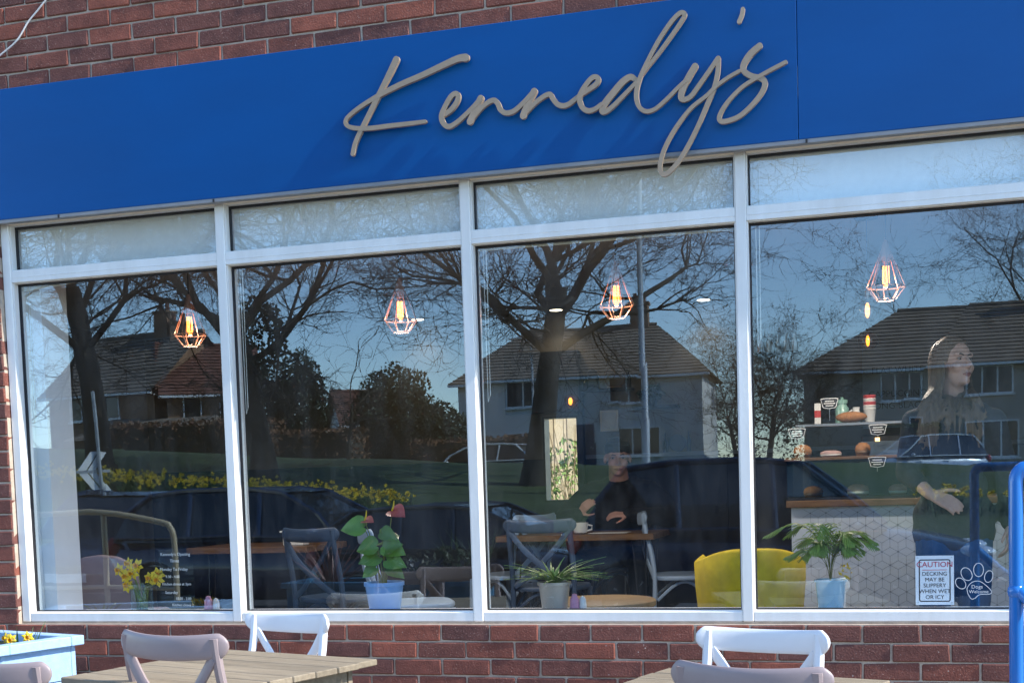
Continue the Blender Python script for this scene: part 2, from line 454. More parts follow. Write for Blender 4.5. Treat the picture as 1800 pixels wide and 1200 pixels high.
def thing(name, label, cat, loc=(0,0,0), rotz=0, group=None):
    o = bpy.data.objects.new(name, None)
    C.objects.link(o)
    o.empty_display_size = 0.1
    o.location = loc; o.rotation_euler = (0,0,rotz)
    return tag(o, label, cat, group)
def tag(o, label, cat, group=None):
    o['label'] = label; o['category'] = cat
    if group: o['group'] = group
    return o
def struct(o): o['kind'] = 'structure'; return o
def stuff(o): o['kind'] = 'stuff'; return o
def copy_tree(src, loc, rotz, label, group=None, scale=None, mats=None):
    r = src.copy(); C.objects.link(r)
    r.location = loc; r.rotation_euler = (0,0,rotz); r['label'] = label
    if group: r['group'] = group
    if scale: r.scale = scale
    def rec(a, b):
        for ch in list(a.children):
            c = ch.copy(); C.objects.link(c); c.parent = b
            if mats and c.type == 'MESH':
                for sl in c.material_slots:
                    pass
                if ch.data.materials and ch.data.materials[0].name in mats:
                    c.material_slots[0].link = 'OBJECT'
                    c.material_slots[0].material = mats[ch.data.materials[0].name]
            rec(ch, c)
    rec(src, r)
    return r
def arc(c, r, a0, a1, n, plane='xz'):
    out = []
    for i in range(n+1):
        a = R(a0 + (a1-a0)*i/n)
        if plane == 'xz': out.append((c[0]+r*math.cos(a), c[1], c[2]+r*math.sin(a)))
        elif plane == 'xy': out.append((c[0]+r*math.cos(a), c[1]+r*math.sin(a), c[2]))
        else: out.append((c[0], c[1]+r*math.cos(a), c[2]+r*math.sin(a)))
    return out
def spline(pts, per=6):
    """Catmull-Rom through pts (tuples of any length)"""
    out = []; n = len(pts)
    for i in range(n-1):
        p0 = pts[max(i-1,0)]; p1 = pts[i]; p2 = pts[i+1]; p3 = pts[min(i+2,n-1)]
        for k in range(per):
            t = k/per
            out.append(tuple(.5*((2*b)+(-a+c)*t+(2*a-5*b+4*c-d)*t*t+(-a+3*b-3*c+d)*t**3) for a,b,c,d in zip(p0,p1,p2,p3)))
    out.append(tuple(pts[-1]))
    return out
def text_mesh(body, size, name, depth=0.0006, align='CENTER', space=1.0):
    cu = bpy.data.curves.new(name, 'FONT')
    cu.body = body; cu.size = size; cu.align_x = align; cu.align_y = 'CENTER'; cu.extrude = depth; cu.resolution_u = 3
    cu.space_character = space
    t = bpy.data.objects.new(name, cu); C.objects.link(t)
    dg = bpy.context.evaluated_depsgraph_get()
    me = bpy.data.meshes.new_from_object(t.evaluated_get(dg))
    bpy.data.objects.remove(t); bpy.data.curves.remove(cu)
    me.name = name
    me.materials.clear()
    return me
def text(body, size, x, y, z, m, parent=None, name='lettering', rotz=0, depth=0.0006, align='CENTER', space=1.0, bold=0):
    me = text_mesh(body, size, name, depth, align, space)
    o = obj(name, me, m, parent)
    o.location = (x, y, z); o.rotation_euler = (PI/2, 0, rotz)
    return o
rng = random.Random(7)


# ================================================================== THE SHOP FRONT
GY = -0.03                                # brick face
shop = thing('cafe_building', 'red brick cafe building with a blue sign band and a long white framed shop window', 'building', (-1.7, 0.3, 0))
shop_inv = Matrix.Translation((1.7, -0.3, 0))
def shop_part(o):
    o.parent = shop; o.matrix_parent_inverse = shop_inv; return o
BL, BH, BJ = 0.2185, 0.0742, 0.0078
# mortar bodies
mb = MB()
mb.bx(-6.6, 2.9, GY+.007, .10, -.12, .788)
wall_low = shop_part(mb.build('wall_below_window', 'mortar'))
mb = MB(); mb.bx(-6.6, -3.984, GY+.007, .16, .7885, 3.0); mb.bx(-6.6, 2.9, GY+.007, .16, 3.0005, 5.6); mb.bx(1.70, 2.9, GY+.007, .16, .7885, 3.0)
wall_up = shop_part(mb.build('wall_above_sign', 'mortar'))
# brick pieces: a handful of slightly different shapes, shared
brick_me = []
half_me = []
for k in range(7):
    for L_, lst in ((BL-BJ, brick_me), ((BL-BJ*2)/2, half_me)):
        b = MB(); b.bx(-L_/2, L_/2, 0, .085, -(BH-BJ)/2, (BH-BJ)/2)
        b.v = [(x+rng.uniform(-.0026,.0026), y+rng.uniform(-.0018,.0018), z+rng.uniform(-.0024,.0024)) for x,y,z in b.v]
        me = b.mesh('brick', bevel=0.0045); me.materials.append(M['brick']); lst.append(me)
far = MB()
def lay(x, z, parent, half=False, single=True):
    if single:
        me = rng.choice(half_me if half else brick_me)
        o = bpy.data.objects.new('brick', me); C.objects.link(o)
        o.location = (x, GY+rng.uniform(-.0022,.0022), z)
        o.rotation_euler = (0, rng.uniform(-.004,.004), 0)
        o.parent = parent; o.matrix_parent_inverse = Matrix.Identity(4)
        # parent part sits at the shop's origin, so its inverse keeps world coordinates
    else:
        w = (BL-BJ)/2 if not half else (BL-2*BJ)/4
        far.bx(x-w, x+w, GY+rng.uniform(-.002,.002), .05, z-(BH-BJ)/2, z+(BH-BJ)/2)
k = 0
for r in range(11):                        # below the window
    z = .7885 - BH*(r+.5)
    x0 = -1.21 + (BL/2 if r % 2 else 0) + BL/2
    for c in range(-25, 20):
        x = x0 + c*BL
        if x < -6.5 or x > 2.8: continue
        lay(x, z, wall_low, single=(r < 5 and -4.3 < x < .62))
for r in range(30):                        # left pier and right pier
    z = .7885 + BH*(r+.5)
    if z > 2.98: break
    end = -3.985
    n = 0
    if r % 2:
        lay(end-(BL-2*BJ)/4, z, wall_up, half=True, single=z < 2.66); end -= BL/2
    while end > -6.4:
        lay(end-(BL-BJ)/2, z, wall_up, single=(n == 0 and z < 2.66)); end -= BL; n += 1
    x = 1.71
    if r % 2:
        lay(x+(BL-2*BJ)/4, z, wall_up, half=True, single=False); x += BL/2
    while x < 2.7:
        lay(x+(BL-BJ)/2, z, wall_up, single=False); x += BL
for r in range(-3, 30):                    # above the sign
    z = 3.32 + BH*(r+.5)
    x0 = -3.762 + (0 if r % 2 == 0 else -.110) + BL/2
    for c in range(-12, 31):
        x = x0 + c*BL
        if x > 2.8 or x < -6.5: continue
        vis = (-2 < r < 5) and -4.2 < x < -.5 and z < 3.78 - (x+3.9)*.13
        lay(x, z, wall_up, single=vis)
o = shop_part(far.build('brickwork', 'brick')); stuff(o)
# roof and flank so the building is a volume
mb = MB(); mb.bx(-6.7, 3.0, -.12, 5.45, 5.6, 5.75); shop_part(mb.build('flat_roof', 'grey_trim'))
mb = MB(); mb.bx(-6.6, -6.45,   .1601, 5.38, -.12, 5.6); mb.bx(2.75, 2.9,   .1601, 5.38, -.12, 5.6); shop_part(mb.build('flank_wall', 'house_brick'))

# ---- window: posts, head, sill, then four (five) bays with two panes each
XM = [-3.98, -2.867, -1.724, -.583, .56, 1.70]
PW = .043
ZB0, ZB1, ZT0, ZT1, ZH0 = .797, .838, 2.385, 2.440, 2.649
for i, x in enumerate(XM):
    if i == len(XM)-1: x -= PW
    mb = MB(); mb.bx(x, x+PW, 0, .12, ZB0, 2.80)
    shop_part(mb.build('mullion', 'upvc', bevel=.003))
mb = MB(); mb.bx(-3.985, 1.705, .004, .10, .7895, ZB0-.0005); shop_part(mb.build('sill_packer', 'mortar'))
for i in range(5):
    a = XM[i]+PW; b = (XM[i+1] if i < 4 else XM[5]-PW)
    a += .0006; b -= .0006
    win = thing('window', 'x', 'x'); del win['label']; del win['category']; shop_part(win)
    mb = MB()
    mb.bx(a, b, .003, .11, ZB0, ZB1); fr = mb.build('sill_bar', 'upvc', win, bevel=.003)
    mb = MB(); mb.bx(a, b, .003, .11, ZT0, ZT1); mb.bx(a, b, .0015, .01, ZT0+.020, ZT0+.0225); mb.build('transom_bar', 'upvc', win, bevel=.0025)
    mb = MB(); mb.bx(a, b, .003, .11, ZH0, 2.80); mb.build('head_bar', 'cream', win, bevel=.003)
    mb = MB()
    for z0, z1 in ((ZB1, ZT0), (ZT1, ZH0)):
        mb.bx(a, a+.005, .012, .062, z0, z1); mb.bx(b-.005, b, .012, .062, z0, z1)
        mb.bx(a+.0055, b-.0055, .014, .062, z0, z0+.004); mb.bx(a+.0055, b-.0055, .014, .062, z1-.004, z1)
    mb.build('glazing_bead', 'upvc', win)
    mb = MB()
    for z0, z1 in ((ZB1+.0045, ZT0-.0045), (ZT1+.0045, ZH0-.0045)):
        g = .0055
        mb.bx(a+.0055, a+.0055+g, .042, .06, z0, z1); mb.bx(b-.0055-g, b-.0055, .042, .06, z0, z1)
        mb.bx(a+.0115, b-.0115, .042, .06, z0, z0+g*.8); mb.bx(a+.0115, b-.0115, .042, .06, z1-g*1.6, z1)
    mb.build('gasket', 'gasket', win)
    bow = [.05+rng.uniform(-.0011,.0011) for _ in range(8)]
    mb = MB(); mb.add([(a+.006, bow[0], ZB1), (b-.006, bow[1], ZB1), (b-.006, bow[0]*.5+bow[2]*.5, ZT0), (a+.006, bow[2], ZT0)], [(0,1,2),(0,2,3)])
    mb.build('pane', 'glass', win)
    mb = MB(); mb.add([(a+.006, .05, ZT1), (b-.006, .05, ZT1), (b-.006, bow[5]*.3+.035, ZH0), (a+.006, bow[5]*.3+.035, ZH0)], [(0,1,2,3)])
    mb.build('transom_pane', 'glass', win)
# ---- blue sign band with script lettering
sign = thing('shop_sign', 'long blue sign band above the window with raised script lettering', 'sign', (-1.7, -.06, 2.66))
sinv = Matrix.Translation((1.7, .06, -2.66))
def sp(o): o.parent = sign; o.matrix_parent_inverse = sinv; return o
xs = [-6.6, -.33, 2.9]
for a, b in zip(xs[:-1], xs[1:]):
    mb = MB(); mb.bx(a+.0008, b-.0008, -.060, -.024, 2.662, 3.246); sp(mb.build('panel', 'blue_panel', bevel=.002))
mb = MB(); mb.bx(-6.6, 2.9, -.0595, -.024, 2.647, 2.6615); sp(mb.build('bottom_trim', 'grey_trim'))
for x in (-3.62, -2.835, -.30):
    mb = MB(); mb.bx(x-.004, x+.004, -.062, -.054, 2.647, 2.660); sp(mb.build('fixing_pin', 'gasket'))
STROKES = [
  [(-1.95,3.143,0.0137),(-1.975,3.1,0.0132),(-2.009,3.046,0.0115),(-2.043,2.992,0.011),(-2.084,2.927,0.0104),(-2.122,2.867,0.0099),(-2.146,2.823,0.0093),(-2.159,2.78,0.0093)],
  [(-1.649,3.115,0.0158),(-1.682,3.115,0.0135),(-1.744,3.097,0.0125),(-1.839,3.067,0.0114),(-1.933,3.041,0.0109),(-2.004,3.017,0.0104),(-2.068,2.992,0.0092),(-2.127,2.964,0.0087),(-2.174,2.934,0.0081),(-2.187,2.912,0.0082),(-2.172,2.894,0.0087),(-2.131,2.882,0.0093),(-2.067,2.877,0.0093),(-1.991,2.878,0.0092),(-1.902,2.878,0.0086),(-1.832,2.879,0.0074)],
  [(-1.758,2.895,0.0103),(-1.72,2.914,0.0102),(-1.692,2.945,0.0102),(-1.686,2.968,0.0102),(-1.698,2.977,0.0102),(-1.719,2.965,0.0102),(-1.745,2.928,0.0102),(-1.76,2.893,0.0114),(-1.753,2.863,0.0103),(-1.73,2.848,0.0103),(-1.701,2.858,0.0091),(-1.66,2.885,0.0091),(-1.622,2.915,0.0091),(-1.59,2.943,0.0102)],
  [(-1.59,2.946,0.0135),(-1.61,2.911,0.0136),(-1.63,2.873,0.0136),(-1.638,2.858,0.0136)],
  [(-1.633,2.865,0.0091),(-1.592,2.905,0.009),(-1.558,2.927,0.0096),(-1.532,2.932,0.0101),(-1.517,2.915,0.0101),(-1.508,2.893,0.0101),(-1.49,2.878,0.0101),(-1.466,2.876,0.0101),(-1.442,2.885,0.0095),(-1.405,2.912,0.0095),(-1.369,2.944,0.01)],
  [(-1.364,2.949,0.0134),(-1.388,2.907,0.0134),(-1.406,2.872,0.0134),(-1.412,2.857,0.0135)],
  [(-1.407,2.864,0.009),(-1.364,2.901,0.0089),(-1.325,2.924,0.0095),(-1.299,2.93,0.01),(-1.287,2.911,0.01),(-1.27,2.889,0.01),(-1.247,2.879,0.01),(-1.223,2.883,0.0094),(-1.194,2.9,0.0089),(-1.214,2.888,0.0089),(-1.182,2.908,0.0088),(-1.144,2.928,0.0094),(-1.113,2.945,0.0099),(-1.1,2.961,0.0099),(-1.105,2.974,0.0099),(-1.122,2.975,0.0099),(-1.144,2.957,0.0099),(-1.166,2.927,0.011),(-1.178,2.899,0.0111),(-1.168,2.865,0.01),(-1.144,2.848,0.0099),(-1.116,2.852,0.0088),(-1.089,2.867,0.0088)],
  [(-0.953,2.95,0.0098),(-0.972,2.96,0.012),(-1.003,2.944,0.0131),(-1.041,2.907,0.0132),(-1.075,2.87,0.0132),(-1.087,2.842,0.0121),(-1.073,2.838,0.0099),(-1.042,2.856,0.0088),(-0.998,2.893,0.0082),(-0.949,2.935,0.0076)],
  [(-0.949,2.935,0.0076),(-0.911,2.98,0.0071),(-0.85,3.046,0.007),(-0.788,3.119,0.0075),(-0.756,3.161,0.008),(-0.753,3.175,0.0086),(-0.77,3.179,0.0086),(-0.805,3.15,0.0086),(-0.855,3.087,0.0081),(-0.898,3.017,0.0081),(-0.933,2.951,0.0087),(-0.948,2.9,0.0093),(-0.945,2.856,0.0087),(-0.927,2.829,0.0082),(-0.9,2.82,0.0082),(-0.867,2.831,0.0076),(-0.824,2.863,0.0076),(-0.782,2.899,0.0076),(-0.751,2.922,0.0076)],
  [(-0.716,2.971,0.0129),(-0.739,2.937,0.0129),(-0.763,2.897,0.013),(-0.773,2.863,0.0119),(-0.762,2.85,0.0103),(-0.735,2.859,0.0092),(-0.699,2.901,0.0086),(-0.662,2.946,0.0086),(-0.628,2.99,0.0086)],
  [(-0.626,2.991,0.0096),(-0.629,2.939,0.0091),(-0.645,2.878,0.0091),(-0.671,2.823,0.0092),(-0.708,2.746,0.0087),(-0.751,2.67,0.0087),(-0.794,2.61,0.0087),(-0.837,2.573,0.0088),(-0.858,2.581,0.0088),(-0.86,2.616,0.0088),(-0.841,2.673,0.0082),(-0.797,2.744,0.0082),(-0.736,2.813,0.0076),(-0.676,2.853,0.0075),(-0.64,2.883,0.007),(-0.593,2.912,0.007),(-0.546,2.933,0.0069)],
  [(-0.468,3.019,0.0117),(-0.505,2.99,0.0128),(-0.529,2.956,0.0117),(-0.528,2.931,0.0107),(-0.5,2.909,0.0107),(-0.466,2.898,0.0106),(-0.45,2.879,0.0106),(-0.461,2.846,0.0096),(-0.497,2.804,0.0091),(-0.549,2.764,0.0091),(-0.602,2.75,0.0091),(-0.625,2.758,0.0092),(-0.62,2.784,0.0086),(-0.589,2.826,0.008),(-0.536,2.872,0.0075),(-0.477,2.902,0.0074),(-0.431,2.922,0.0074),(-0.371,2.946,0.0074)],
  [(-0.529,3.165,0.0079),(-0.533,3.144,0.008),(-0.544,3.119,0.008)],
]
def ribbon(mb, pts, yf):
    P = spline(pts, 7)
    # rounded tips
    def tip(p, q):
        d = Vector((p[0]-q[0], p[1]-q[1]));
        if d.length < 1e-6: return []
        d.normalize(); w = p[2]
        return [(p[0]+d.x*w*s, p[1]+d.y*w*s, w*t) for s, t in ((.45,.89),(.8,.6),(.97,.24))]
    P = list(reversed(tip(P[0], P[1]))) + P + tip(P[-1], P[-2])
    n = len(P); vs = []; fs = []
    for i, (x, z, w) in enumerate(P):
        a = P[max(i-1,0)]; b = P[min(i+1,n-1)]
        t = Vector((b[0]-a[0], b[1]-a[1])); t.normalize()
        nx, nz = -t.y, t.x
        y = yf - .0035*i/n
        for s in (1,-1):
            for yy in (y, y+.016): vs.append((x+nx*w*s, yy, z+nz*w*s))
    for i in range(n-1):
        a, b = i*4, (i+1)*4      # 0 left front,1 left back,2 right front,3 right back
        fs += [(a, a+2, b+2, b), (a+1, b+1, b+3, a+3), (a, b, b+1, a+1), (a+2, a+3, b+3, b+2)]
    fs += [(0,1,3,2), ((n-1)*4, (n-1)*4+2, (n-1)*4+3, (n-1)*4+1)]
    mb.add(vs, fs)
mb = MB()
for k, st in enumerate(STROKES[:-1]): ribbon(mb, st, -.0905 - .0005*k)
o = sp(mb.build('script_lettering', 'gold', fix=True)); o['label'] = 'grey gold raised script lettering'
mb = MB(); ribbon(mb, STROKES[-1], -.0905); o = sp(mb.build('apostrophe', 'gold', fix=True))
# loose white cable on the brickwork
cab = MB().sweep(spline([(-4.5,-.05,3.02),(-4.1,-.048,3.26),(-3.91,-.046,3.39),(-3.80,-.045,3.455),(-3.735,-.044,3.53),(-3.67,-.044,3.585),(-3.58,-.044,3.67),(-3.42,-.044,3.86),(-3.35,-.044,4.2)], 5), .0038, n=6)
tag(cab.build('cable', 'cable', smooth=True), 'thin white cable hanging loose over the bricks above the blue sign', 'cable')

# ================================================================== DECK AND OUTDOOR FURNITURE
dk = MB()
for i in range(38):
    y1 = -.035 - i*.122
    dk.bx(-7.2, 4.2, y1-.117, y1, -.03, 0)
struct(dk.build('decking', 'deck', bevel=.003))
struct(MB().bx(-60, 60, -6.35, .4, -.14, -.06).build('pavement', 'paving'))

def make_chair(name, label, m, group):
    t = thing(name, label, 'chair', group=group)
    # top rail: bowed backwards, tips rolled over
    pts = []; A = []; B = []
    for i in range(29):
        u = math.sin(PI/2*(-1 + 2*i/28))
        x = u*.232
        y = .243 + .052*(1-u*u)
        z = .835 + .012*u*u
        pts.append((x,y,z)); e = math.sqrt(min(1, (1-abs(u))*9+.02))
        A.append(.0105*(.5+.5*e)); B.append(.040*(.12+.88*e))
    MB().sweep(pts, A, B, n=16, power=.75).build('top_rail', m, t, smooth=True)
    for s in (-1, 1):
        p = spline([(s*.200,.225,0),(s*.198,.205,.22),(s*.197,.196,.44),(s*.197,.212,.60),(s*.195,.248,.76),(s*.193,.262,.868)], 5)
        MB().sweep(p, [.0165]*len(p), [.0145]*len(p), n=8, up=(0,1,0), power=.75).build('back_post', m, t, smooth=True)
        p = [(s*.205,-.215,0),(s*.197,-.195,.24),(s*.192,-.185,.43)]
        MB().sweep(p, [.0135,.016,.019], n=8, up=(0,1,0), power=.75).build('leg', m, t, smooth=True)
        # crossed splat
        p = spline([(s*.184,.262,.805),(s*.10,.266+.008*s,.70),(0,.250+.010*s,.605),(-s*.10,.222+.008*s,.52),(-s*.182,.205,.463)], 5)
        MB().sweep(p, .0185, .0075, n=8, up=(0,1,.25), power=.6).build('cross_bar', m, t, smooth=True)
        p = spline([(s*.192,-.17,.30),(s*.170,-.05,.405),(s*.170,.05,.405),(s*.192,.18,.30)], 4)
        MB().sweep(p, .011, n=6).build('side_brace', m, t, smooth=True)
    for y, s in ((-.185, -1), (.19, 1)):
        p = spline([(-.19,y,.30),(-.06,y,.405),(.06,y,.405),(.19,y,.30)], 4)
        MB().sweep(p, .011, n=6).build('end_brace', m, t, smooth=True)
    # seat
    ring = []
    for i in range(28):
        a = 2*PI*i/28; c, sn = math.cos(a), math.sin(a)
        w = .222 - .012*(sn > 0)*sn
        ring.append((math.copysign(abs(c)**.55, c)*w, math.copysign(abs(sn)**.55, sn)*.215))
    vs = []; fs = []
    prof = [(1.0,.432),(1.02,.44),(1.02,.452),(.99,.460),(.6,.455),(0.05,.450)]
    for r, z in prof:
        vs += [(x*r, y*r, z) for x,y in ring]
    n = 28
    for i in range(len(prof)-1):
        for j in range(n): fs.append((i*n+j, i*n+(j+1)%n, (i+1)*n+(j+1)%n, (i+1)*n+j))
    fs.append(tuple(reversed(range(n)))); fs.append(tuple(5*n+j for j in range(n)))
    MB().add(vs, fs).build('seat', m, t, smooth=True)
    return t
G_OUT = 'cross-backed chairs on the decking'
white_chair = make_chair('bistro_chair', 'white cross-backed chair at the left outdoor table, back to the wall', 'white_plastic', G_OUT)
white_chair.location = (-2.468, -.667, 0); white_chair.rotation_euler.z = R(-18)
copy_tree(white_chair, (-.49,-1.19,0), R(-16.3), 'white cross-backed chair at the right outdoor table, below the yellow armchair and palm', G_OUT)
MAUVE = {'white_plastic': M['mauve_plastic']}
copy_tree(white_chair, (-2.235,-1.205,0), R(164.5), 'mauve cross-backed chair pushed up to the left outdoor table, seen from behind', G_OUT, scale=(1.06,1.06,1.055), mats=MAUVE)
copy_tree(white_chair, (-.31,-1.50,0), R(164.5), 'mauve cross-backed chair pushed up to the right outdoor table', G_OUT, mats=MAUVE)
copy_tree(white_chair, (-2.70,-1.56,0), R(171), 'mauve cross-backed chair at the bottom left corner, cut off by the picture edge', G_OUT, mats=MAUVE)

def out_table(label, x, y, rot, sx, sy):
    t = thing('outdoor_table', label, 'table', (x,y,0), rot, 'plank tables on the decking')
    n = 7; w = sy/n
    for i in range(n):
        y0 = -sy/2 + i*w
        e0 = rng.uniform(-.006,.006); e1 = rng.uniform(-.008,.008); dz = rng.uniform(-.0012,.0012)
        MB().bx(-sx/2+e0, sx/2+e1, y0+.002, y0+w-.002, .727+dz, .75+dz).build('plank', 'oak', t, bevel=.003)
    for s in (-1,1):
        MB().bx(-sx/2+.07, sx/2-.07, s*(sy/2-.085)-.011, s*(sy/2-.085)+.011, .655, .7255).build('apron', 'oak', t)
        MB().bx(s*(sx/2-.085)-.011, s*(sx/2-.085)+.011, -sy/2+.10, sy/2-.10, .655, .7255).build('apron', 'oak', t)
        for q in (-1,1):
            MB().bx(s*(sx/2-.125)-.024, s*(sx/2-.125)+.024, q*(sy/2-.125)-.024, q*(sy/2-.125)+.024, 0, .7255).build('leg', 'oak', t, bevel=.003)
    return t
out_table('weathered square plank table on the decking at the left', -2.335, -1.075, R(-17.7), .80, .80)
out_table('weathered square plank table on the decking at the right', -.487, -1.448, R(-16.5), .74, .80)

# pale blue planter at the left with daffodils
pl = thing('planter_box', 'pale blue wooden planter box beside the left outdoor table', 'planter', (-3.80,-.60,0), R(-17.5), 'planter boxes on the decking')
def planter(t, L_, W, H, m, nb=5):
    for s in (-1,1):
        for k in range(nb):
            z0 = .04+(H-.06)*k/nb; z1 = .04+(H-.06)*(k+1)/nb-.004
            MB().bx(-L_/2, L_/2, s*(W/2)-.011, s*(W/2)+.011, z0, z1).build('side_board', m, t, bevel=.002)
            MB().bx(s*(L_/2-.0115)-.011, s*(L_/2-.0115)+.011, -W/2+.0115, W/2-.0115, z0, z1).build('end_board', m, t, bevel=.002)
        MB().bx(-L_/2-.035, L_/2+.035, s*(W/2)-.032, s*(W/2)+.032, H-.022, H+.018).build('rim_board', m, t, bevel=.003)
        MB().bx(s*(L_/2-.0)-.034, s*(L_/2-.0)+.034, -W/2+.0325, W/2-.0325, H-.022, H+.0175).build('rim_board', m, t, bevel=.003)
    for s in (-1,1):
        MB().bx(-L_/2+.012, L_/2-.012, s*(W/2-.018)-.005, s*(W/2-.018)+.005, .3, H-.023).build('lining', 'planter_in', t)
    MB().bx(-L_/2+.02, L_/2-.02, -W/2+.025, W/2-.025, .05, H-.09).build('soil', 'soil', t)
planter(pl, .90, .36, .785, 'planter')

def daffodil(mb_p, mb_c, c, d, r, seed):
    """one bloom: six petals round a trumpet, centre c, facing d"""
    rr = random.Random(seed)
    d = Vector(d).normalized(); u = d.orthogonal().normalized(); w = d.cross(u)
    c = Vector(c)
    for i in range(6):
        a = PI/3*i + rr.uniform(-.12,.12)
        o = u*math.cos(a)+w*math.sin(a); p = u*-math.sin(a)+w*math.cos(a)
        l = r*rr.uniform(.9,1.08); k = .30*r
        bend = d*(-r*rr.uniform(-.05,.3))
        vs = [c+o*r*.12, c+o*l*.55+p*k+bend*.3, c+o*l+bend, c+o*l*.55-p*k+bend*.3, c+o*l*.5+d*r*.10+bend*.2]
        mb_p.add(vs, [(0,1,4),(1,2,4),(2,3,4),(3,0,4)])
    n = 9; vs = []; fs = []
    for k, (q, h) in enumerate(((.18,.0),(.21,.25),(.24,.42),(.33,.52))):
        for i in range(n):
            a = 2*PI*i/n; j = 1+(.08*((i%2)*2-1) if k == 3 else 0)
            vs.append(c+(u*math.cos(a)+w*math.sin(a))*r*q*j + d*r*h)
    for k in range(3):
        for i in range(n): fs.append((k*n+i, k*n+(i+1)%n, (k+1)*n+(i+1)%n, (k+1)*n+i))
    fs.append(tuple(range(n)))
    mb_c.add(vs, fs)
def blade(mb, p0, p1, w, bend, n=4):
    p0 = Vector(p0); p1 = Vector(p1); t = p1-p0
    sd = t.cross(Vector((0,0,1)));
    if sd.length < 1e-4: sd = Vector((1,0,0))
    sd.normalize(); bend = Vector(bend)
    vs = []; fs = []
    for i in range(n+1):
        s = i/n; q = p0 + t*s + bend*(s*s); ww = w*(1-s**2.5)*(.6+.8*s*(1-s)*2) + .0003
        nn = sd.cross(t).normalized()*w*.35
        vs += [q-sd*ww, q+nn, q+sd*ww]
    for i in range(n):
        a = i*3; fs += [(a,a+1,a+4,a+3),(a+1,a+2,a+5,a+4)]
    mb.add(vs, fs)
def daff_clump(name, label, loc, rotz, spots, parent_z, r=.036, group=None, leaves=10, spread=.06):
    t = thing(name, label, 'flowers', loc, rotz, group)
    rr = random.Random(int(abs(loc[0])*1000)+3)
    lf = MB(); st = MB()
    for i in range(leaves):
        a = rr.uniform(0,2*PI); x = rr.uniform(-spread,spread); y = rr.uniform(-spread*.5,spread*.5)
        h = rr.uniform(.10,.2)
        blade(lf, (x,y,0), (x+math.cos(a)*.03, y+math.sin(a)*.03, h), .006, (math.cos(a)*.04, math.sin(a)*.04, -.02))
    for i, (x,y,z,dx,dy) in enumerate(spots):
        pp = MB(); cc = MB()
        daffodil(pp, cc, (x,y,z), (dx,dy,.12), r, i*7+int(loc[0]*50))
        f = pp.build('flower', 'daff', t); cc.build('trumpet', 'daff_cup', f)
        p = spline([(x*.4,y*.4,0),(x*.75,y*.75,z*.6),(x-dx*.01,y-dy*.01,z-.002)], 4)
        st.sweep(p, .0022, n=5)
    lf.build('leaf_blades', 'blade', t); st.build('stems', 'stem', t)
    return t
daff_clump('daffodils', 'small clump of yellow daffodils growing in the pale blue planter', (-3.47,-.70,.69), 0,
    [(-.055,-.02,.120,-.3,-1),(-.025,-.03,.112,.2,-1),(.05,-.02,.122,.3,-1)], .7, r=.030, leaves=14)
lf = MB()
for i in range(9):
    a = i*.7; blade(lf, (rng.uniform(-.02,.02),rng.uniform(-.02,.02),0), (math.cos(a)*.05,math.sin(a)*.05,.15), .013, (math.cos(a)*.05,math.sin(a)*.05,-.03))
t = thing('leafy_plant', 'dark green leafy plant at the left end of the pale blue planter', 'plant', (-3.98,-.56,.695)); lf.build('leaves', 'leaf', t)

# blue tubular handrail at the right edge
hr = thing('handrail', 'bright blue tubular steel handrail at the right edge of the decking', 'handrail', (.365,-1.0,0))
p = [(0,0,0),(0,0,.6),(0,0,1.345)] + [(.035-.035*math.cos(a), 0, 1.345+.041*math.sin(a)) for a in (.3,.6,.9,1.2,1.5)] + [(.3,0,1.386),(1.2,0,1.386),(2.6,0,1.386)]
MB().sweep(p, .0215, n=16, up=(0,1,0)).build('post_and_top_rail', 'rail_blue', hr, smooth=True)
MB().sweep([(0.01,-.005,1.005),(.12,-.10,.90),(.6,-.55,.55),(1.1,-1.0,.2)], .0205, n=14).build('stair_rail', 'rail_blue', hr, smooth=True)
MB().ell((0,0,1.005), (.027,.027,.03), 14, 8).build('joint_collar', 'rail_blue', hr, smooth=True)
MB().sweep([(2.6,0,0),(2.6,0,1.36)], .0215, n=12).build('end_post', 'rail_blue', hr, smooth=True)
MB().lathe([(.055,0),(.055,.008),(.03,.012)], 16).build('base_plate', 'rail_blue', hr)


# ================================================================== INSIDE THE CAFE
FZ = .27                                   # cafe floor
CZ = 2.75
struct(MB().bx(-6.44, 2.74, .1205, 5.199, FZ-.1, FZ).build('cafe_floor', 'int_floor'))
struct(MB().bx(-6.44, 2.74, .1255, 5.38, CZ, CZ+.12).build('cafe_ceiling', 'ceiling'))
WX0, WX1, WZ0, WZ1 = -2.76, -2.46, 1.20, 1.90      # small rear window
DZ = 1.555
mb = MB(); mb.bx(-6.44, WX0, 5.2, 5.34, DZ, CZ-.0005); mb.bx(WX1, 2.74, 5.2, 5.34, DZ, CZ-.0005); mb.bx(WX0+.0002, WX1-.0002, 5.2, 5.34, WZ1, CZ-.0005)
struct(mb.build('rear_wall_upper', 'wall_up'))
mb = MB(); mb.bx(-6.44, WX0, 5.2, 5.34, FZ+.0005, DZ-.0005); mb.bx(WX1, 2.74, 5.2, 5.34, FZ+.0005, DZ-.0005); mb.bx(WX0+.0002, WX1-.0002, 5.2, 5.34, FZ+.0005, WZ0)
struct(mb.build('rear_wall_lower', 'wall_low'))
mb = MB(); mb.bx(-2.40, 2.7, 5.172, 5.1995, DZ-.012, DZ+.02); struct(mb.build('dado_rail', 'dado'))
for x in (-2.10, -1.26, -.42, .42, 1.26):
    struct(MB().bx(x-.006, x+.006, 5.189, 5.1995, FZ+.03, DZ-.0125).build('panel_strip', 'dado' if x < -2 else 'wall_low'))
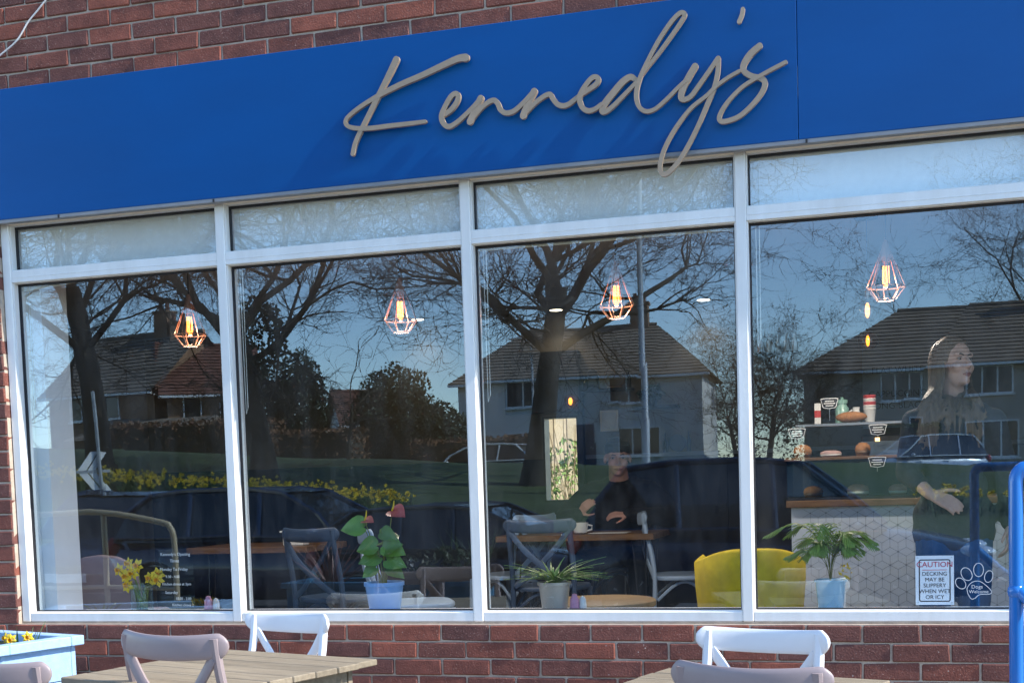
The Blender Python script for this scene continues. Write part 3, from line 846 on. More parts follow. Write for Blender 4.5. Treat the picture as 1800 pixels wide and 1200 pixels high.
mb = MB(); mb.bx(-6.449, -6.44, .13, 5.2, FZ, CZ); mb.bx(2.74, 2.749, .13, 5.2, FZ, CZ); struct(mb.build('side_wall', 'wall_up'))
# dark pier that carries the rear corner, left of the rear window
struct(MB().bx(-2.445, -2.405, 5.12, 5.1995, FZ, 2.25).build('door_post', 'wall_low'))
struct(MB().bx(-3.05, -2.43, 5.10, 5.1995, 1.93, 2.42).build('dark_bulkhead', 'wall_low'))
# white return wall just inside the left pane, inner sill board
struct(MB().bx(-4.30, -3.872, .1255, .33, FZ+.0005, CZ-.0005).build('window_return_wall', 'nib'))
struct(MB().bx(-3.871, 1.69, .1108, .36, .795, .8195).build('inner_sill', 'nib', bevel=.003))
struct(MB().bx(-3.871, 1.69, .1208, .1255, FZ+.0005, .7945).build('inner_wall', 'nib'))
# rear window frame and the yard behind it
rw = thing('rear_window', 'small bright window in the rear wall looking onto a timber fence', 'window', (-2.61, 5.2, 1.2))
for a in ((WX0, WX0+.015, WZ0, WZ1), (WX1-.015, WX1, WZ0, WZ1), (WX0+.0152, WX1-.0152, WZ0, WZ0+.015), (WX0+.0152, WX1-.0152, WZ1-.015, WZ1)):
    o = MB().bx(a[0], a[1], 5.19, 5.35, a[2], a[3]).build('window_frame', 'black_metal', rw); o.matrix_parent_inverse = Matrix.Translation((2.61, -5.2, -1.2))
o = MB().add([(WX0+.015,5.26,WZ0+.015),(WX1-.015,5.26,WZ0+.015),(WX1-.015,5.26,WZ1-.015),(WX0+.015,5.26,WZ1-.015)],[(0,1,2,3)]).build('pane', 'clear', rw); o.matrix_parent_inverse = Matrix.Translation((2.61, -5.2, -1.2))
struct(MB().bx(-12, 8, 5.42, 14, -.2, .05).build('rear_yard', 'paving'))
fn = thing('timber_fence', 'sunlit close-boarded timber fence seen through the small rear window', 'fence', (-3.1, 7.9, .05), R(48))
for i in range(24):
    x = -1.9+i*.16
    MB().bx(x, x+.152, rng.uniform(-.012,.0), .02, 0, 2.9+rng.uniform(-.02,.02)).build('board', 'fence', fn, bevel=.004)
for z in (.4, 1.5, 2.5): MB().bx(-1.95, 2.0, .021, .06, z, z+.08).build('fence_rail', 'fence', fn)

def leaf_cloud(mb, c, r, n, size, seed, flat=0.0, box=False):
    rr = random.Random(seed)
    for _ in range(n):
        if box:
            p = Vector((rr.uniform(-1,1), rr.uniform(-1,1), rr.uniform(-1,1)))
            k = rr.randrange(3)
            if rr.random() < .75: p[k] = math.copysign(rr.uniform(.82,1.03), p[k])
        else:
            p = Vector((rr.gauss(0,1), rr.gauss(0,1), rr.gauss(0,1))).normalized()*rr.uniform(.5,1.0)**.6
            p *= 1+.22*noise.noise(p*2.3+Vector((seed,0,0)))
        q = Vector((c[0]+p.x*r[0], c[1]+p.y*r[1], c[2]+p.z*r[2]))
        d = Vector((rr.gauss(0,1), rr.gauss(0,1), rr.gauss(0,1)*(1-flat)+.2)).normalized()
        u = d.orthogonal().normalized(); u.rotate(Matrix.Rotation(rr.uniform(0,6.3), 3, d)); w = d.cross(u)
        s = size*rr.uniform(.6,1.3)
        mb.add([q-u*s, q+w*s*.55+d*s*.15, q+u*s, q-w*s*.55+d*s*.15], [(0,1,2),(0,2,3)])
t = thing('yard_shrub', 'green shrub with pale twigs against the fence behind the rear window', 'shrub', (-2.95, 7.0, .05))
mb = MB(); leaf_cloud(mb, (0,0,.9), (.55,.4,.85), 1500, .035, 3); mb.build('foliage', 'leaf_lt', t)
mb = MB()
for i in range(70):
    a = rng.uniform(0,6.3); p0 = Vector((rng.uniform(-.3,.3), rng.uniform(-.3,.2), .1)); p1 = p0+Vector((math.cos(a)*.45, math.sin(a)*.4-.1, rng.uniform(.9,1.9)))
    mb.sweep([p0, p0.lerp(p1,.5)+Vector((rng.uniform(-.06,.06),0,0)), p1], [.008,.006,.003], n=4)
mb.build('twigs', 'light_wood', t)

# ---- roller blinds drawn down behind the upper lights
blab = ['white roller blind in the left bay, hanging crooked', 'white roller blind in the second bay from the left', 'white roller blind in the third bay from the left', 'white roller blind in the bay in front of the counter', 'white roller blind in the bay past the right edge']
for i in range(5):
    a = XM[i]+.055; b = XM[i+1]-.008
    t = thing('roller_blind', blab[i], 'blind', ((a+b)/2, .072, 2.68), 0, 'roller blinds in the shop window')
    h = (b-a)/2
    zl, zr = [(-.325,-.235),(-.262,-.262),(-.312,-.312),(-.258,-.258),(-.28,-.28)][i]
    MB().sweep([(-h,0.028,.03),(h,.028,.03)], .022, n=12, up=(0,1,0)).build('roller_tube', 'blind_rail', t, smooth=True)
    MB().add([(-h,0,0),(h,0,0),(h,0,zr),(-h,0,zl),(-h,.0012,0),(h,.0012,0),(h,.0012,zr),(-h,.0012,zl)], [(0,3,2,1),(4,5,6,7),(0,1,5,4),(1,2,6,5),(2,3,7,6),(3,0,4,7)]).build('blind_fabric', 'blind', t)
    MB().add([(-h,-.004,zl+.022),(h,-.004,zr+.022),(h,-.004,zr-.004),(-h,-.004,zl-.004),(-h,.006,zl+.022),(h,.006,zr+.022),(h,.006,zr-.004),(-h,.006,zl-.004)], [(0,3,2,1),(4,5,6,7),(0,1,5,4),(1,2,6,5),(2,3,7,6),(3,0,4,7)]).build('bottom_rail', 'blind_rail', t)
    x = -h+.03
    zz = -.92 if i != 3 else -.75
    MB().sweep([(x,0,.01),(x+.001,.002,zz*.5),(x,0,zz)], .0022, n=5).build('pull_chain', 'blind_rail', t)
    MB().sweep([(x-.014,.004,.01),(x-.013,.006,zz*.5),(x-.012,.004,zz-.03),(x,0,zz)], .0018, n=5).build('pull_chain', 'blind_rail', t)

# ---- copper cage pendants
lamp = thing('pendant_lamp', 'copper wire cage pendant with a glowing tube bulb, leftmost, above the daffodil vase', 'lamp', (-3.868, 1.5, CZ), 0, 'copper cage pendants along the window')
def cage(t):
    # origin at the ceiling, cage bottom at -.53
    MB().lathe([(.0,0),(.05,-.0),(.05,-.012),(.012,-.075),(.006,-.08)][1:], 20).build('ceiling_rose', 'grey_trim', t, smooth=True)
    MB().sweep([(0,0,-.07),(.001,0,-.15),(0,0,-.25)], .0035, n=6).build('cord', 'black_metal', t)
    MB().lathe([(.006,-.235),(.011,-.245),(.022,-.283),(.030,-.30),(.026,-.318),(.020,-.345)], 16).build('lamp_holder', 'copper', t, smooth=True)
    wires = MB(); n = 8; w = .0033
    top = [(.026*math.cos(2*PI*k/n), .026*math.sin(2*PI*k/n), -.30) for k in range(n)]
    mid = [(.094*math.cos(2*PI*k/n), .094*math.sin(2*PI*k/n), -.466) for k in range(n)]
    bot = [(.046*math.cos(2*PI*(k+.0)/n), .046*math.sin(2*PI*k/n), -.530) for k in range(n)]
    for k in range(n):
        wires.sweep([top[k], mid[k]], w, n=5); wires.sweep([mid[k], mid[(k+1)%n]], w, n=5)
        wires.sweep([mid[k], bot[k]], w, n=5); wires.sweep([bot[k], bot[(k+1)%n]], w, n=5)
    wires.build('wire_cage', 'copper', t, smooth=True)
    b = MB().lathe([(.014,-.345),(.023,-.36),(.0235,-.445),(.017,-.468),(.003,-.474)], 14).build('bulb', 'bulb_glass', t, smooth=True)
    f = MB()
    for k in range(5):
        a = 2*PI*k/5
        f.sweep([(.013*math.cos(a),.013*math.sin(a),-.364),(.015*math.cos(a),.015*math.sin(a),-.448)], .0034, n=5)
    f.ell((0,0,-.454), (.015,.015,.008), 8, 5)
    f.build('filament', 'bulb', b)
    ld = bpy.data.lights.new('pendant_light', 'SPOT'); ld.energy = 13.0; ld.color = (1.0, .88, .76); ld.shadow_soft_size = .04; ld.spot_size = R(165); ld.spot_blend = .5
    lo = bpy.data.objects.new('pendant_light', ld); C.objects.link(lo); lo.parent = b; lo.location = (0,0,-.545)
    ld = bpy.data.lights.new('bulb_glow', 'POINT'); ld.energy = .55; ld.color = (1.0, .58, .34); ld.shadow_soft_size = .02
    lo = bpy.data.objects.new('bulb_glow', ld); C.objects.link(lo); lo.parent = b; lo.location = (0,0,-.485)
cage(lamp)
for x, l in ((-2.575,'copper wire cage pendant with a glowing tube bulb, second from the left'), (-1.371,'copper wire cage pendant with a glowing tube bulb, third from the left'), (-.018,'copper wire cage pendant with a glowing tube bulb, rightmost, above the counter')):
    copy_tree(lamp, (x, 1.5, CZ), rng.uniform(0,.7), l)
pd = thing('glass_pendant', 'double pendant of a smoky glass globe over an amber glass globe above the counter', 'lamp', (-.117, 2.1, CZ))
MB().lathe([(.062,0),(.062,-.02),(.01,-.028)], 20).build('ceiling_rose', 'slate_blue', pd, smooth=True)
MB().sweep([(0,0,-.02),(0,0,-.40)], .004, n=6).build('rod', 'slate_blue', pd)
MB().lathe([(.005,-.262),(.045,-.266),(.045,-.278),(.005,-.284)], 18).build('disc', 'slate_blue', pd, smooth=True)
MB().lathe([(.004,-.395),(.014,-.40),(.014,-.44)], 12).build('lamp_holder', 'steel', pd)
g = MB().ell((0,0,-.505), (.072,.072,.068), 20, 12).build('globe', 'smoke_glass', pd, smooth='all'); MB().ell((0,0,-.505), (.013,.013,.042), 10, 8).build('filament', 'bulb2', g, smooth='all')
MB().lathe([(.016,-.56),(.02,-.57),(.014,-.60),(.02,-.625)], 12).build('link', 'black_metal', pd)
g = MB().ell((0,0,-.668), (.056,.056,.05), 20, 12).build('globe', 'amber_glass', pd, smooth='all'); MB().ell((0,0,-.668), (.010,.010,.030), 10, 8).build('filament', 'bulb2', g, smooth='all')
dl0 = thing('downlight', 'small round recessed ceiling downlight, leftmost, seen through the second pendant', 'downlight', (-3.75, 5.0, CZ-.001), 0, 'ceiling downlights at the back')
MB().lathe([(.062,-.001),(.062,-.012),(.05,-.014)], 20).build('rim', 'steel', dl0, smooth=True)
MB().lathe([(.0495,-.0145),(.002,-.022)], 20).build('lens', 'downlight', dl0)
ld = bpy.data.lights.new('downlight_beam', 'SPOT'); ld.energy = 1.5; ld.color = (1.0, .86, .66); ld.spot_size = R(120); ld.spot_blend = .6; ld.shadow_soft_size = .04
lo = bpy.data.objects.new('downlight_beam', ld); C.objects.link(lo); lo.parent = dl0; lo.location = (0,0,-.03)
copy_tree(dl0, (-2.57, 5.0, CZ-.001), 0, 'small round recessed ceiling downlight in the middle of the three')
copy_tree(dl0, (-1.39, 5.0, CZ-.001), 0, 'small round recessed ceiling downlight, rightmost of the three')
wl = thing('wall_lamp', 'small amber wall lamp glowing above the rear window', 'lamp', (-2.49, 5.07, 1.955))
MB().lathe([(.03,0),(.035,.01),(.05,.06),(.045,.10),(.02,.115)], 16).build('shade', 'amber_glass', wl, smooth=True)
MB().ell((0,0,.055), (.017,.017,.03), 10, 8).build('bulb', 'bulb2', wl, smooth='all')
MB().bx(-.02,.02,0,.029,-.03,-.001).build('bracket', 'black_metal', wl)

# ---- things standing on the inner sill
SZ = .8195
def pot(t, rt, rb, h, m, rim=.012):
    MB().lathe([(rb*.9,0),(rb,.004),(rt-.002,h-rim),(rt+.004,h-rim+.001),(rt+.004,h),(rt-.005,h),(rt-.008,h-.02),(rb*.8,h-.03)], 28).build('pot', m, t, smooth=True)
    MB().lathe([(rt-.009,h-.018),(rt*.5,h-.012),(.002,h-.011)], 18).build('soil', 'soil', t)
# anthurium
an = thing('anthurium', 'anthurium with red flowers and broad green leaves in a blue pot on the window sill', 'plant', (-2.215, .215, SZ))
pot(an, .088, .070, .135, 'pot_blue', .018)
def heart_leaf(mb, base, tip, wid, droop, up=(0,0,1), n=7):
    b = Vector(base); t = Vector(tip); ax = t-b; sd = ax.cross(Vector(up))
    if sd.length < 1e-4: sd = Vector((1,0,0))
    sd.normalize(); nn = sd.cross(ax).normalized()
    prof = [(-.12,.42),(0,.78),(.12,.96),(.3,1.0),(.52,.82),(.74,.5),(.9,.2),(1,.01)]
    vs = []; fs = []
    for s, w in prof:
        c = b + ax*s - nn*(droop*s*s)
        e = nn*(wid*.22*w)
        cc = c if s >= 0 else b
        vs += [c-sd*wid*w*.5+e*.6, c-sd*wid*w*.25+e*.15, cc-nn*.001, c+sd*wid*w*.25+e*.15, c+sd*wid*w*.5+e*.6]
    for i in range(len(prof)-1):
        for j in range(4):
            a = i*5+j; fs.append((a, a+1, a+6, a+5))
    mb.add(vs, fs)
lv = [ # base, tip, width
    ((-.08,-.02,.385),(-.185,-.05,.395),.085,.05), ((.02,-.02,.30),(.115,-.04,.27),.085,.03), ((-.02,-.03,.30),(-.115,-.05,.29),.08,.03),
    ((.01,-.03,.36),(.075,-.05,.345),.06,.05), ((-.01,-.02,.25),(-.10,-.06,.235),.075,.03), ((.03,-.03,.235),(.12,-.05,.215),.07,.03),
    ((-.03,-.02,.20),(-.09,-.05,.17),.06,.03), ((.03,.0,.20),(.10,-.03,.165),.06,.03), ((0,.02,.33),(.05,.09,.36),.08,.03), ((0,.01,.31),(-.05,.09,.33),.08,.03),
    ((.02,-.03,.285),(.10,-.06,.315),.07,.03)]
stm = MB()
for b, tp, w, d in lv:
    mb = MB(); heart_leaf(mb, b, tp, w*1.25, d, up=(.1,-1,.55)); mb.build('leaf', 'leaf', an, smooth=True)
    stm.sweep(spline([(b[0]*.25,b[1]*.25,.12),(b[0]*.45,b[1]*.4,.12+(b[2]-.12)*.55),b], 4), .0022, n=5)
for b, tp, w in (((.055,-.01,.455),(.125,-.04,.435),.095), ((-.075,-.02,.415),(-.02,-.06,.415),.06)):
    mb = MB(); heart_leaf(mb, b, tp, w, .012, up=(0,-.6,.8)); f = mb.build('spathe', 'spathe', an, smooth=True)
    MB().sweep([b, (b[0]+.012,b[1]-.01,b[2]+.02), (b[0]+.016,b[1]-.012,b[2]+.045)], [.004,.004,.002], n=6).build('spadix', 'daff', f, smooth=True)
    stm.sweep(spline([(b[0]*.2,0,.12),(b[0]*.5,b[1]*.5,.28),b], 4), .0026, n=5)
stm.build('stems', 'stem', an, smooth=True)
# spider plant
spd = thing('spider_plant', 'grassy spider plant in a grey metal pot on the window sill', 'plant', (-1.42, .215, SZ))
pot(spd, .070, .055, .128, 'pot_grey', .014)
mb = MB(); rr = random.Random(5)
for i in range(80):
    a = rr.uniform(0,2*PI); l = rr.uniform(.10,.24); h = rr.uniform(.06,.17)
    p = Vector((rr.uniform(-.02,.02), rr.uniform(-.02,.02), .12))
    blade(mb, p, p+Vector((math.cos(a)*l*.55, math.sin(a)*l*.4, h)), .0058, (math.cos(a)*l*.5, math.sin(a)*l*.3, -h*rr.uniform(.3,1.0)), 7)
mb.build('leaves', 'leaf_lt', spd)
# parlour palm
plm = thing('parlour_palm', 'feathery parlour palm in a shiny sky blue pot on the window sill', 'plant', (-.247, .215, SZ))
pot(plm, .064, .051, .128, 'pot_sky', .010)
fr = random.Random(12); stm = MB()
for i in range(20):
    a = 2*PI*i/20+fr.uniform(-.25,.25); l = fr.uniform(.13,.21); h = fr.uniform(.12,.25)
    if i == 7: a, l, h = PI, .26, .25
    p = spline([(0,0,.11),(math.cos(a)*.02,math.sin(a)*.02,.11+h*.6),(math.cos(a)*l*.5,math.sin(a)*l*.4,.11+h),(math.cos(a)*l,math.sin(a)*l*.65,.11+h*.80)], 7)
    stm.sweep(p, .0014, n=4)
    mb = MB(); k = len(p)
    for j in range(int(k*.42), k):
        q = Vector(p[j]); t_ = (Vector(p[min(j+1,k-1)])-Vector(p[j-1])).normalized(); sd = t_.cross(Vector((0,0,1))).normalized()
        ll = .07*math.sin(PI*min(1,(j-k*.36)/(k*.64)+.12))+.02
        for s in (-1,1):
            blade(mb, q, q+(sd*s*.75+t_*.7).normalized()*ll, .0060, Vector((0,0,-ll*.35)), 3)
    mb.build('frond', 'leaf_lt', plm)
stm.build('stems', 'stem', plm)
mb = MB(); leaf_cloud(mb, (.06,-.04,.16), (.03,.02,.04), 26, .010, 4); mb.build('yellow_bloom', 'daff', plm)
# glass jar of daffodils
vs_ = thing('flower_vase', 'glass jar of cut yellow daffodils on the window sill at the left', 'vase', (-3.455, .20, SZ))
MB().lathe([(.050,0),(.053,.004),(.053,.11),(.046,.125),(.046,.145),(.044,.145),(.044,.125),(.051,.108),(.050,.006),(.002,.006)], 24).build('jar', 'clear', vs_, smooth=True)
stm = MB(); rr = random.Random(9)
blooms = [(-.105,-.02,.205),(-.045,-.03,.235),(.0,-.03,.225),(-.055,-.045,.175),(-.015,-.05,.19),(-.06,-.03,.13),(.065,-.03,.165),(.105,-.03,.158),(-.085,.0,.18),(.085,.01,.18)]
for i, (x,y,z) in enumerate(blooms):
    a = MB(); c = MB()
    daffodil(a, c, (x,y,z), (x*2+rr.uniform(-.3,.3), -1, rr.uniform(-.1,.3)), .037, i+60)
    f = a.build('flower', 'daff', vs_); c.build('trumpet', 'daff_cup', f)
    stm.sweep(spline([(rr.uniform(-.03,.03),rr.uniform(-.03,.03),.01),(x*.3,y*.3,.11),(x*.8,y*.6,z*.85),(x,y+.006,z)], 4), .0026, n=5)
for i in range(16):
    a = rr.uniform(0,6.3); stm.sweep([(rr.uniform(-.03,.03),rr.uniform(-.03,.03),.01),(math.cos(a)*.035,math.sin(a)*.035,.12)], .0035, n=5)
stm.build('stems', 'stem', vs_)
# clear opening-hours sign on a wooden foot
oh = thing('opening_hours_sign', 'clear acrylic opening hours sign with white handwriting on a wooden foot', 'sign', (-3.255, .185, SZ), R(-4))
MB().bx(-.095,.095,-.0015,.0015,.012,.30).build('acrylic_sheet', 'clear', oh)
MB().bx(-.06,.06,-.022,.022,0,.0118).build('wooden_foot', 'light_wood', oh, bevel=.002)
for s, x, z, sz in (("Kennedy's Opening",0,.276,.021),("Times",-.005,.245,.021),("Monday To Friday",-.012,.205,.021),("9.30 - 4.00",-.02,.170,.018),("Kitchen closes at 3pm",0,.135,.018),("Saturday",-.03,.095,.020),("10.00 - 3.00",.035,.066,.018),("Kitchen closes 2",.03,.036,.018)):
    text(s, sz, x, -.0024, z, 'white_paint', oh, 'handwriting')
# condiment sets
for x, lab in ((-3.095,'pink and white salt and pepper pots beside the opening hours sign'), (-1.325,'pink salt and pepper pots beside the grey metal plant pot')):
    t = thing('cruet', lab, 'cruet', (x, .19, SZ), 0, 'pink cruets on the window sill')
    MB().lathe([(.019,0),(.021,.02),(.019,.055),(.013,.065),(.011,.075),(.002,.078)], 14).build('salt_pot', 'pink', t, smooth=True)
    o = MB().lathe([(.015,0),(.017,.02),(.015,.05),(.010,.062),(.002,.068)], 14, (.034,.01,0)).build('pepper_pot', 'ceramic', t, smooth=True)

# signs stuck on the pane
cs = thing('caution_sign', 'white CAUTION decking may be slippery sign on the right hand pane', 'sign', (.156, .0455, .953))
MB().bx(-.0715,.0715,0,.003,-.095,.097).build('board', 'sign_white', cs)
def round_frame(w, h, r, t_, y0, y1):
    mb = MB(); P = []; Q = []
    for cx, cz, a0 in ((w-r,h-r,0),(-w+r,h-r,90),(-w+r,-h+r,180),(w-r,-h+r,270)):
        for k in range(5):
            a = R(a0+90*k/4); P.append((cx+r*math.cos(a), cz+r*math.sin(a))); Q.append((cx+(r-t_)*math.cos(a), cz+(r-t_)*math.sin(a)))
    n = len(P); vs = [(x,y0,z) for x,z in P]+[(x,y0,z) for x,z in Q]
    mb.add(vs, [(i,(i+1)%n,n+(i+1)%n,n+i) for i in range(n)]); return mb
round_frame(.059,.083,.009,.0042,-.0006,0).build('border', 'black_paint', cs)
text('CAUTION', .030, 0, -.0007, .062, 'red_paint', cs, 'lettering', depth=.0002)
MB().bx(-.046,.046,-.0007,-.0001,.0405,.0425).build('rule', 'red_paint', cs)
for i, s in enumerate(('DECKING','MAY BE','SLIPPERY','WHEN WET','OR ICY')):
    text(s, .0215, 0, -.0007, .026-.0228*i, 'black_paint', cs, 'lettering', depth=.0002)
for x in (-.063,.063):
    for z in (-.087,.089):
        MB().lathe([(.003,0),(.003,.001)], 8).build('screw', 'grey_trim', cs).location = (x,-.001,z)
pw = thing('paw_sticker', 'white outline paw print sticker on the glass beside the CAUTION sign', 'sticker', (.30, .0465, .953))
def loop(pts, w=.0016):
    P = spline(pts+[pts[0]], 6); mb = MB(); mb.sweep([(x,0,z) for x,z in P], w, .0006, n=4, up=(0,1,0)); return mb
for cx, cz, rx, rz, a in ((-.048,-.012,.017,.023,.6),(-.026,.024,.019,.026,.45),(.018,.040,.018,.026,0),(.055,.014,.015,.023,-.25)):
    pts = [(cx+rx*math.cos(q)*math.cos(a)-rz*math.sin(q)*math.sin(a), cz+rx*math.cos(q)*math.sin(a)+rz*math.sin(q)*math.cos(a)) for q in [2*PI*k/12 for k in range(12)]]
    loop(pts).build('toe', 'white_paint', pw)
loop([(-.022,-.052),(-.024,-.030),(-.006,-.008),(.020,-.004),(.044,-.020),(.064,-.042),(.058,-.054),(.022,-.056),(.004,-.070),(-.010,-.072)]).build('pad', 'white_paint', pw)
text('Dogs', .020, .012, -.0008, -.026, 'white_paint', pw, 'lettering', depth=.0002)
text('Welcome', .018, .018, -.0008, -.045, 'white_paint', pw, 'lettering', depth=.0002)

# ---- tables and chairs inside
G_IN = 'cross-backed chairs inside the cafe'
ICE = {'white_plastic': M['ice_blue']}; SLATE = {'white_plastic': M['slate_blue']}
for x, y, r_, mm, lab in (
    (-2.06,2.66,178,SLATE,'dark blue cross-backed chair in front of the seated man, seen from behind'),
    (-1.35,3.45,100,ICE,'pale blue cross-backed chair at the right end of the seated man\'s table'),
    (-2.62,3.62,-115,ICE,'pale blue cross-backed chair at the left end of the seated man\'s table'),
    (-2.60,1.62,118,ICE,'pale blue cross-backed chair behind the anthurium pot'),
    (-3.22,2.02,160,SLATE,'dark blue cross-backed chair at the table with the napkin box'),
    ):
    copy_tree(white_chair, (x,y,FZ), R(r_), lab, G_IN, mats=mm)
def hairpin(t, x, y, h):
    s = 1 if x > 0 else -1
    MB().sweep(spline([(x-s*.06,y,h),(x,y,.012),(x+s*.008,y,.004),(x+s*.016,y,.012),(x+s*.02,y+.05,h)], 4), .006, n=6).build('hairpin_leg', 'black_metal', t)
def cafe_table(label, x, y, sx, sy, h=.745):
    t = thing('cafe_table', label, 'table', (x,y,FZ), 0, 'plank topped tables inside the cafe')
    n = 5; w = sy/n
    for i in range(n): MB().bx(-sx/2, sx/2, -sy/2+i*w+.001, -sy/2+(i+1)*w-.001, h-.04, h).build('plank', 'oak_dark', t, bevel=.003)
    for a in (-1,1):
        for b in (-1,1): hairpin(t, a*(sx/2-.10), b*(sy/2-.10), h-.0405)
    return t
cafe_table('wooden table on black hairpin legs in front of the seated man', -2.04, 3.48, 1.08, .64)
cafe_table('wooden table on black hairpin legs with a white napkin box, at the left', -4.00, 2.62, .86, .64)
rt = thing('round_table', 'low round wooden table behind the grey metal plant pot', 'table', (-1.36, .86, FZ))
MB().lathe([(.26,.50),(.27,.508),(.27,.53),(.262,.536),(.002,.536)], 36).build('table_top', 'light_wood', rt, smooth=True)
for a in (30,150,270): MB().sweep([(.19*math.cos(R(a)),.19*math.sin(R(a)),.5),(.24*math.cos(R(a)),.24*math.sin(R(a)),0)], [.016,.011], n=8).build('leg', 'light_wood', rt)
nb = thing('napkin_box', 'white napkin box on the left hand cafe table', 'box', (-3.715, 2.45, FZ+.746))
MB().bx(-.07,.07,-.05,.05,0,.085).build('box', 'ceramic', nb, bevel=.004); MB().bx(-.085,.085,-.06,.06,.0855,.097).build('lid', 'paper', nb, bevel=.002)
for x, y, lab in ((-2.02,3.30,'white cup on the table in front of the seated man'),):
    t = thing('cup', lab, 'cup', (x,y,FZ+.746)); MB().lathe([(.03,0),(.045,.01),(.055,.075),(.051,.075),(.042,.012),(.002,.01)], 20).build('bowl', 'ceramic', t, smooth=True)
    MB().sweep([(.05,0,.06),(.08,0,.055),(.078,0,.03),(.046,0,.02)], .006, n=6).build('handle', 'ceramic', t, smooth=True)
t = thing('menu_sheet', 'white paper menu lying on the seated man\'s table', 'menu', (-1.83,3.35,FZ+.7475)); MB().bx(-.13,.13,-.09,.09,0,.002).build('sheet', 'paper', t)
# mustard tub chair
ty = thing('armchair', 'mustard yellow velvet tub armchair near the right hand mullion', 'armchair', (-.70, 1.42, FZ), R(190)); ty.scale = (.80, .88, 1.0)
vsx = []; fsx = []; n = 30
rows = [(.10,1.0,-.03),(.40,1.06,-.03),(.62,1.12,-.02),(.74,1.13,.0),(.755,1.05,.02),(.74,.98,.04),(.45,.90,.05),(.40,.88,.05)]
for h, s, o_ in rows:
    for i in range(n+1):
        a = R(-28+236*i/n); lift = 1-.09*abs(math.cos(a))**3
        vsx.append((.31*s*math.cos(a), .30*s*math.sin(a), h*(lift if h > .5 else 1)))
for k in range(len(rows)-1):
    for i in range(n): fsx.append((k*(n+1)+i, k*(n+1)+i+1, (k+1)*(n+1)+i+1, (k+1)*(n+1)+i))
MB().add(vsx, fsx).build('back_shell', 'yellow_fabric', ty, smooth='all')
MB().lathe([(.2,.26),(.275,.28),(.285,.34),(.27,.40),(.18,.425),(.002,.43)], 30).build('seat_cushion', 'yellow_fabric', ty, smooth='all')
MB().lathe([(.20,.08),(.29,.10),(.30,.27),(.2,.28)], 30).build('base', 'yellow_fabric', ty, smooth='all')
for a in (45,135,225,315): MB().sweep([(.2*math.cos(R(a)),.2*math.sin(R(a)),.1),(.24*math.cos(R(a)),.24*math.sin(R(a)),0)], [.018,.010], n=8).build('leg', 'oak_dark', ty)
# mauve upholstered chair at far left
tm = thing('upholstered_chair', 'mauve upholstered dining chair with a rounded back at the far left behind the glass', 'chair', (-4.06, .92, FZ), R(12))
bk = []
for k, yy in enumerate((-.245,-.255,-.215,-.205)):
    pass
ring = [(-.20,.40),(-.215,.55),(-.205,.68),(-.165,.755),(-.09,.79),(0,.80),(.09,.79),(.165,.755),(.205,.68),(.215,.55),(.20,.40)]
mb = MB(); mb.prism(list(reversed(ring)), -.235, -.185); mb.build('back_cushion', 'mauve_fabric', tm, bevel=.018, seg=3, smooth='all')
MB().bx(-.225,.225,-.20,.22,.40,.48).build('seat_cushion', 'mauve_fabric', tm, bevel=.025, seg=3, smooth='all')
for a in (-1,1):
    for b in (-1,1): MB().sweep([(a*.18,b*.17,.40),(a*.21,b*.20,0)], [.016,.010], n=8).build('leg', 'black_metal', tm)

# ---- counter
ct = thing('counter', 'cafe counter with a wooden top and a geometric line patterned front', 'counter', (.65, 2.0, FZ))
MB().bx(-1.18,1.55,0,.03,0,.925).build('front_panel', 'wallpaper', ct)
MB().bx(-1.18,-1.15,.0302,.6,0,.925).build('end_panel', 'wallpaper', ct)
MB().bx(-1.205,1.6,-.03,.65,.9255,.962).build('worktop', 'oak_dark', ct, bevel=.003)
mb = MB(); sL = .083; eps = .0014
def seg(p, q, w):
    p = Vector(p); q = Vector(q); d = (q-p).normalized(); nn = Vector((-d.y,d.x))*w
    mb.add([(v.x,-.0012,v.y) for v in (p-nn,q-nn,q+nn,p+nn)], [(0,1,2,3)])
for r in range(14):
    z = .03+r*sL*math.sqrt(3)/2
    for c in range(-15, 20):
        x = c*sL+(sL/2 if r % 2 else 0)
        if not (-1.12 < x < 1.5): continue
        for k in range(6):
            a = R(30+60*k); q = (x+math.cos(a)*sL/math.sqrt(3), z+math.sin(a)*sL/math.sqrt(3))
            if 0 < q[1] < .92: seg((x,z), q, .0008)
        mb.add([(x+math.cos(R(60*k))*.005,-.0016,z+math.sin(R(60*k))*.005) for k in range(6)], [(0,1,2,3,4,5)])
stuff(mb.build('printed_lines', 'paper_line', ct))
CT = FZ+.962
cab = thing('display_cabinet', 'glass cake display cabinet standing on the counter', 'cabinet', (-.22, 2.18, CT))
MB().bx(-.33,.34,-.19,.22,0,.014).build('base', 'black_metal', cab)
for a in ((-.33,-.325,-.19,.22),(.335,.34,-.19,.22)): MB().bx(*a,.0145,.215).build('side_glass', 'clear', cab)
MB().bx(-.3245,.3345,-.19,-.186,.0145,.215).build('front_glass', 'clear', cab)
MB().bx(-.34,.35,-.2,.23,.2155,.232).build('top_shelf', 'oak_dark', cab, bevel=.002)
MB().bx(-.3245,.3345,.21,.2195,.0145,.215).build('back_panel', 'slate_blue', cab)
for x in (-.27,.28): MB().sweep([(x,.1,.2325),(x,.1,.40)], .008, n=8).build('shelf_post', 'black_metal', cab)
MB().bx(-.29,.30,-.06,.22,.401,.416).build('upper_shelf', 'steel', cab, bevel=.002)
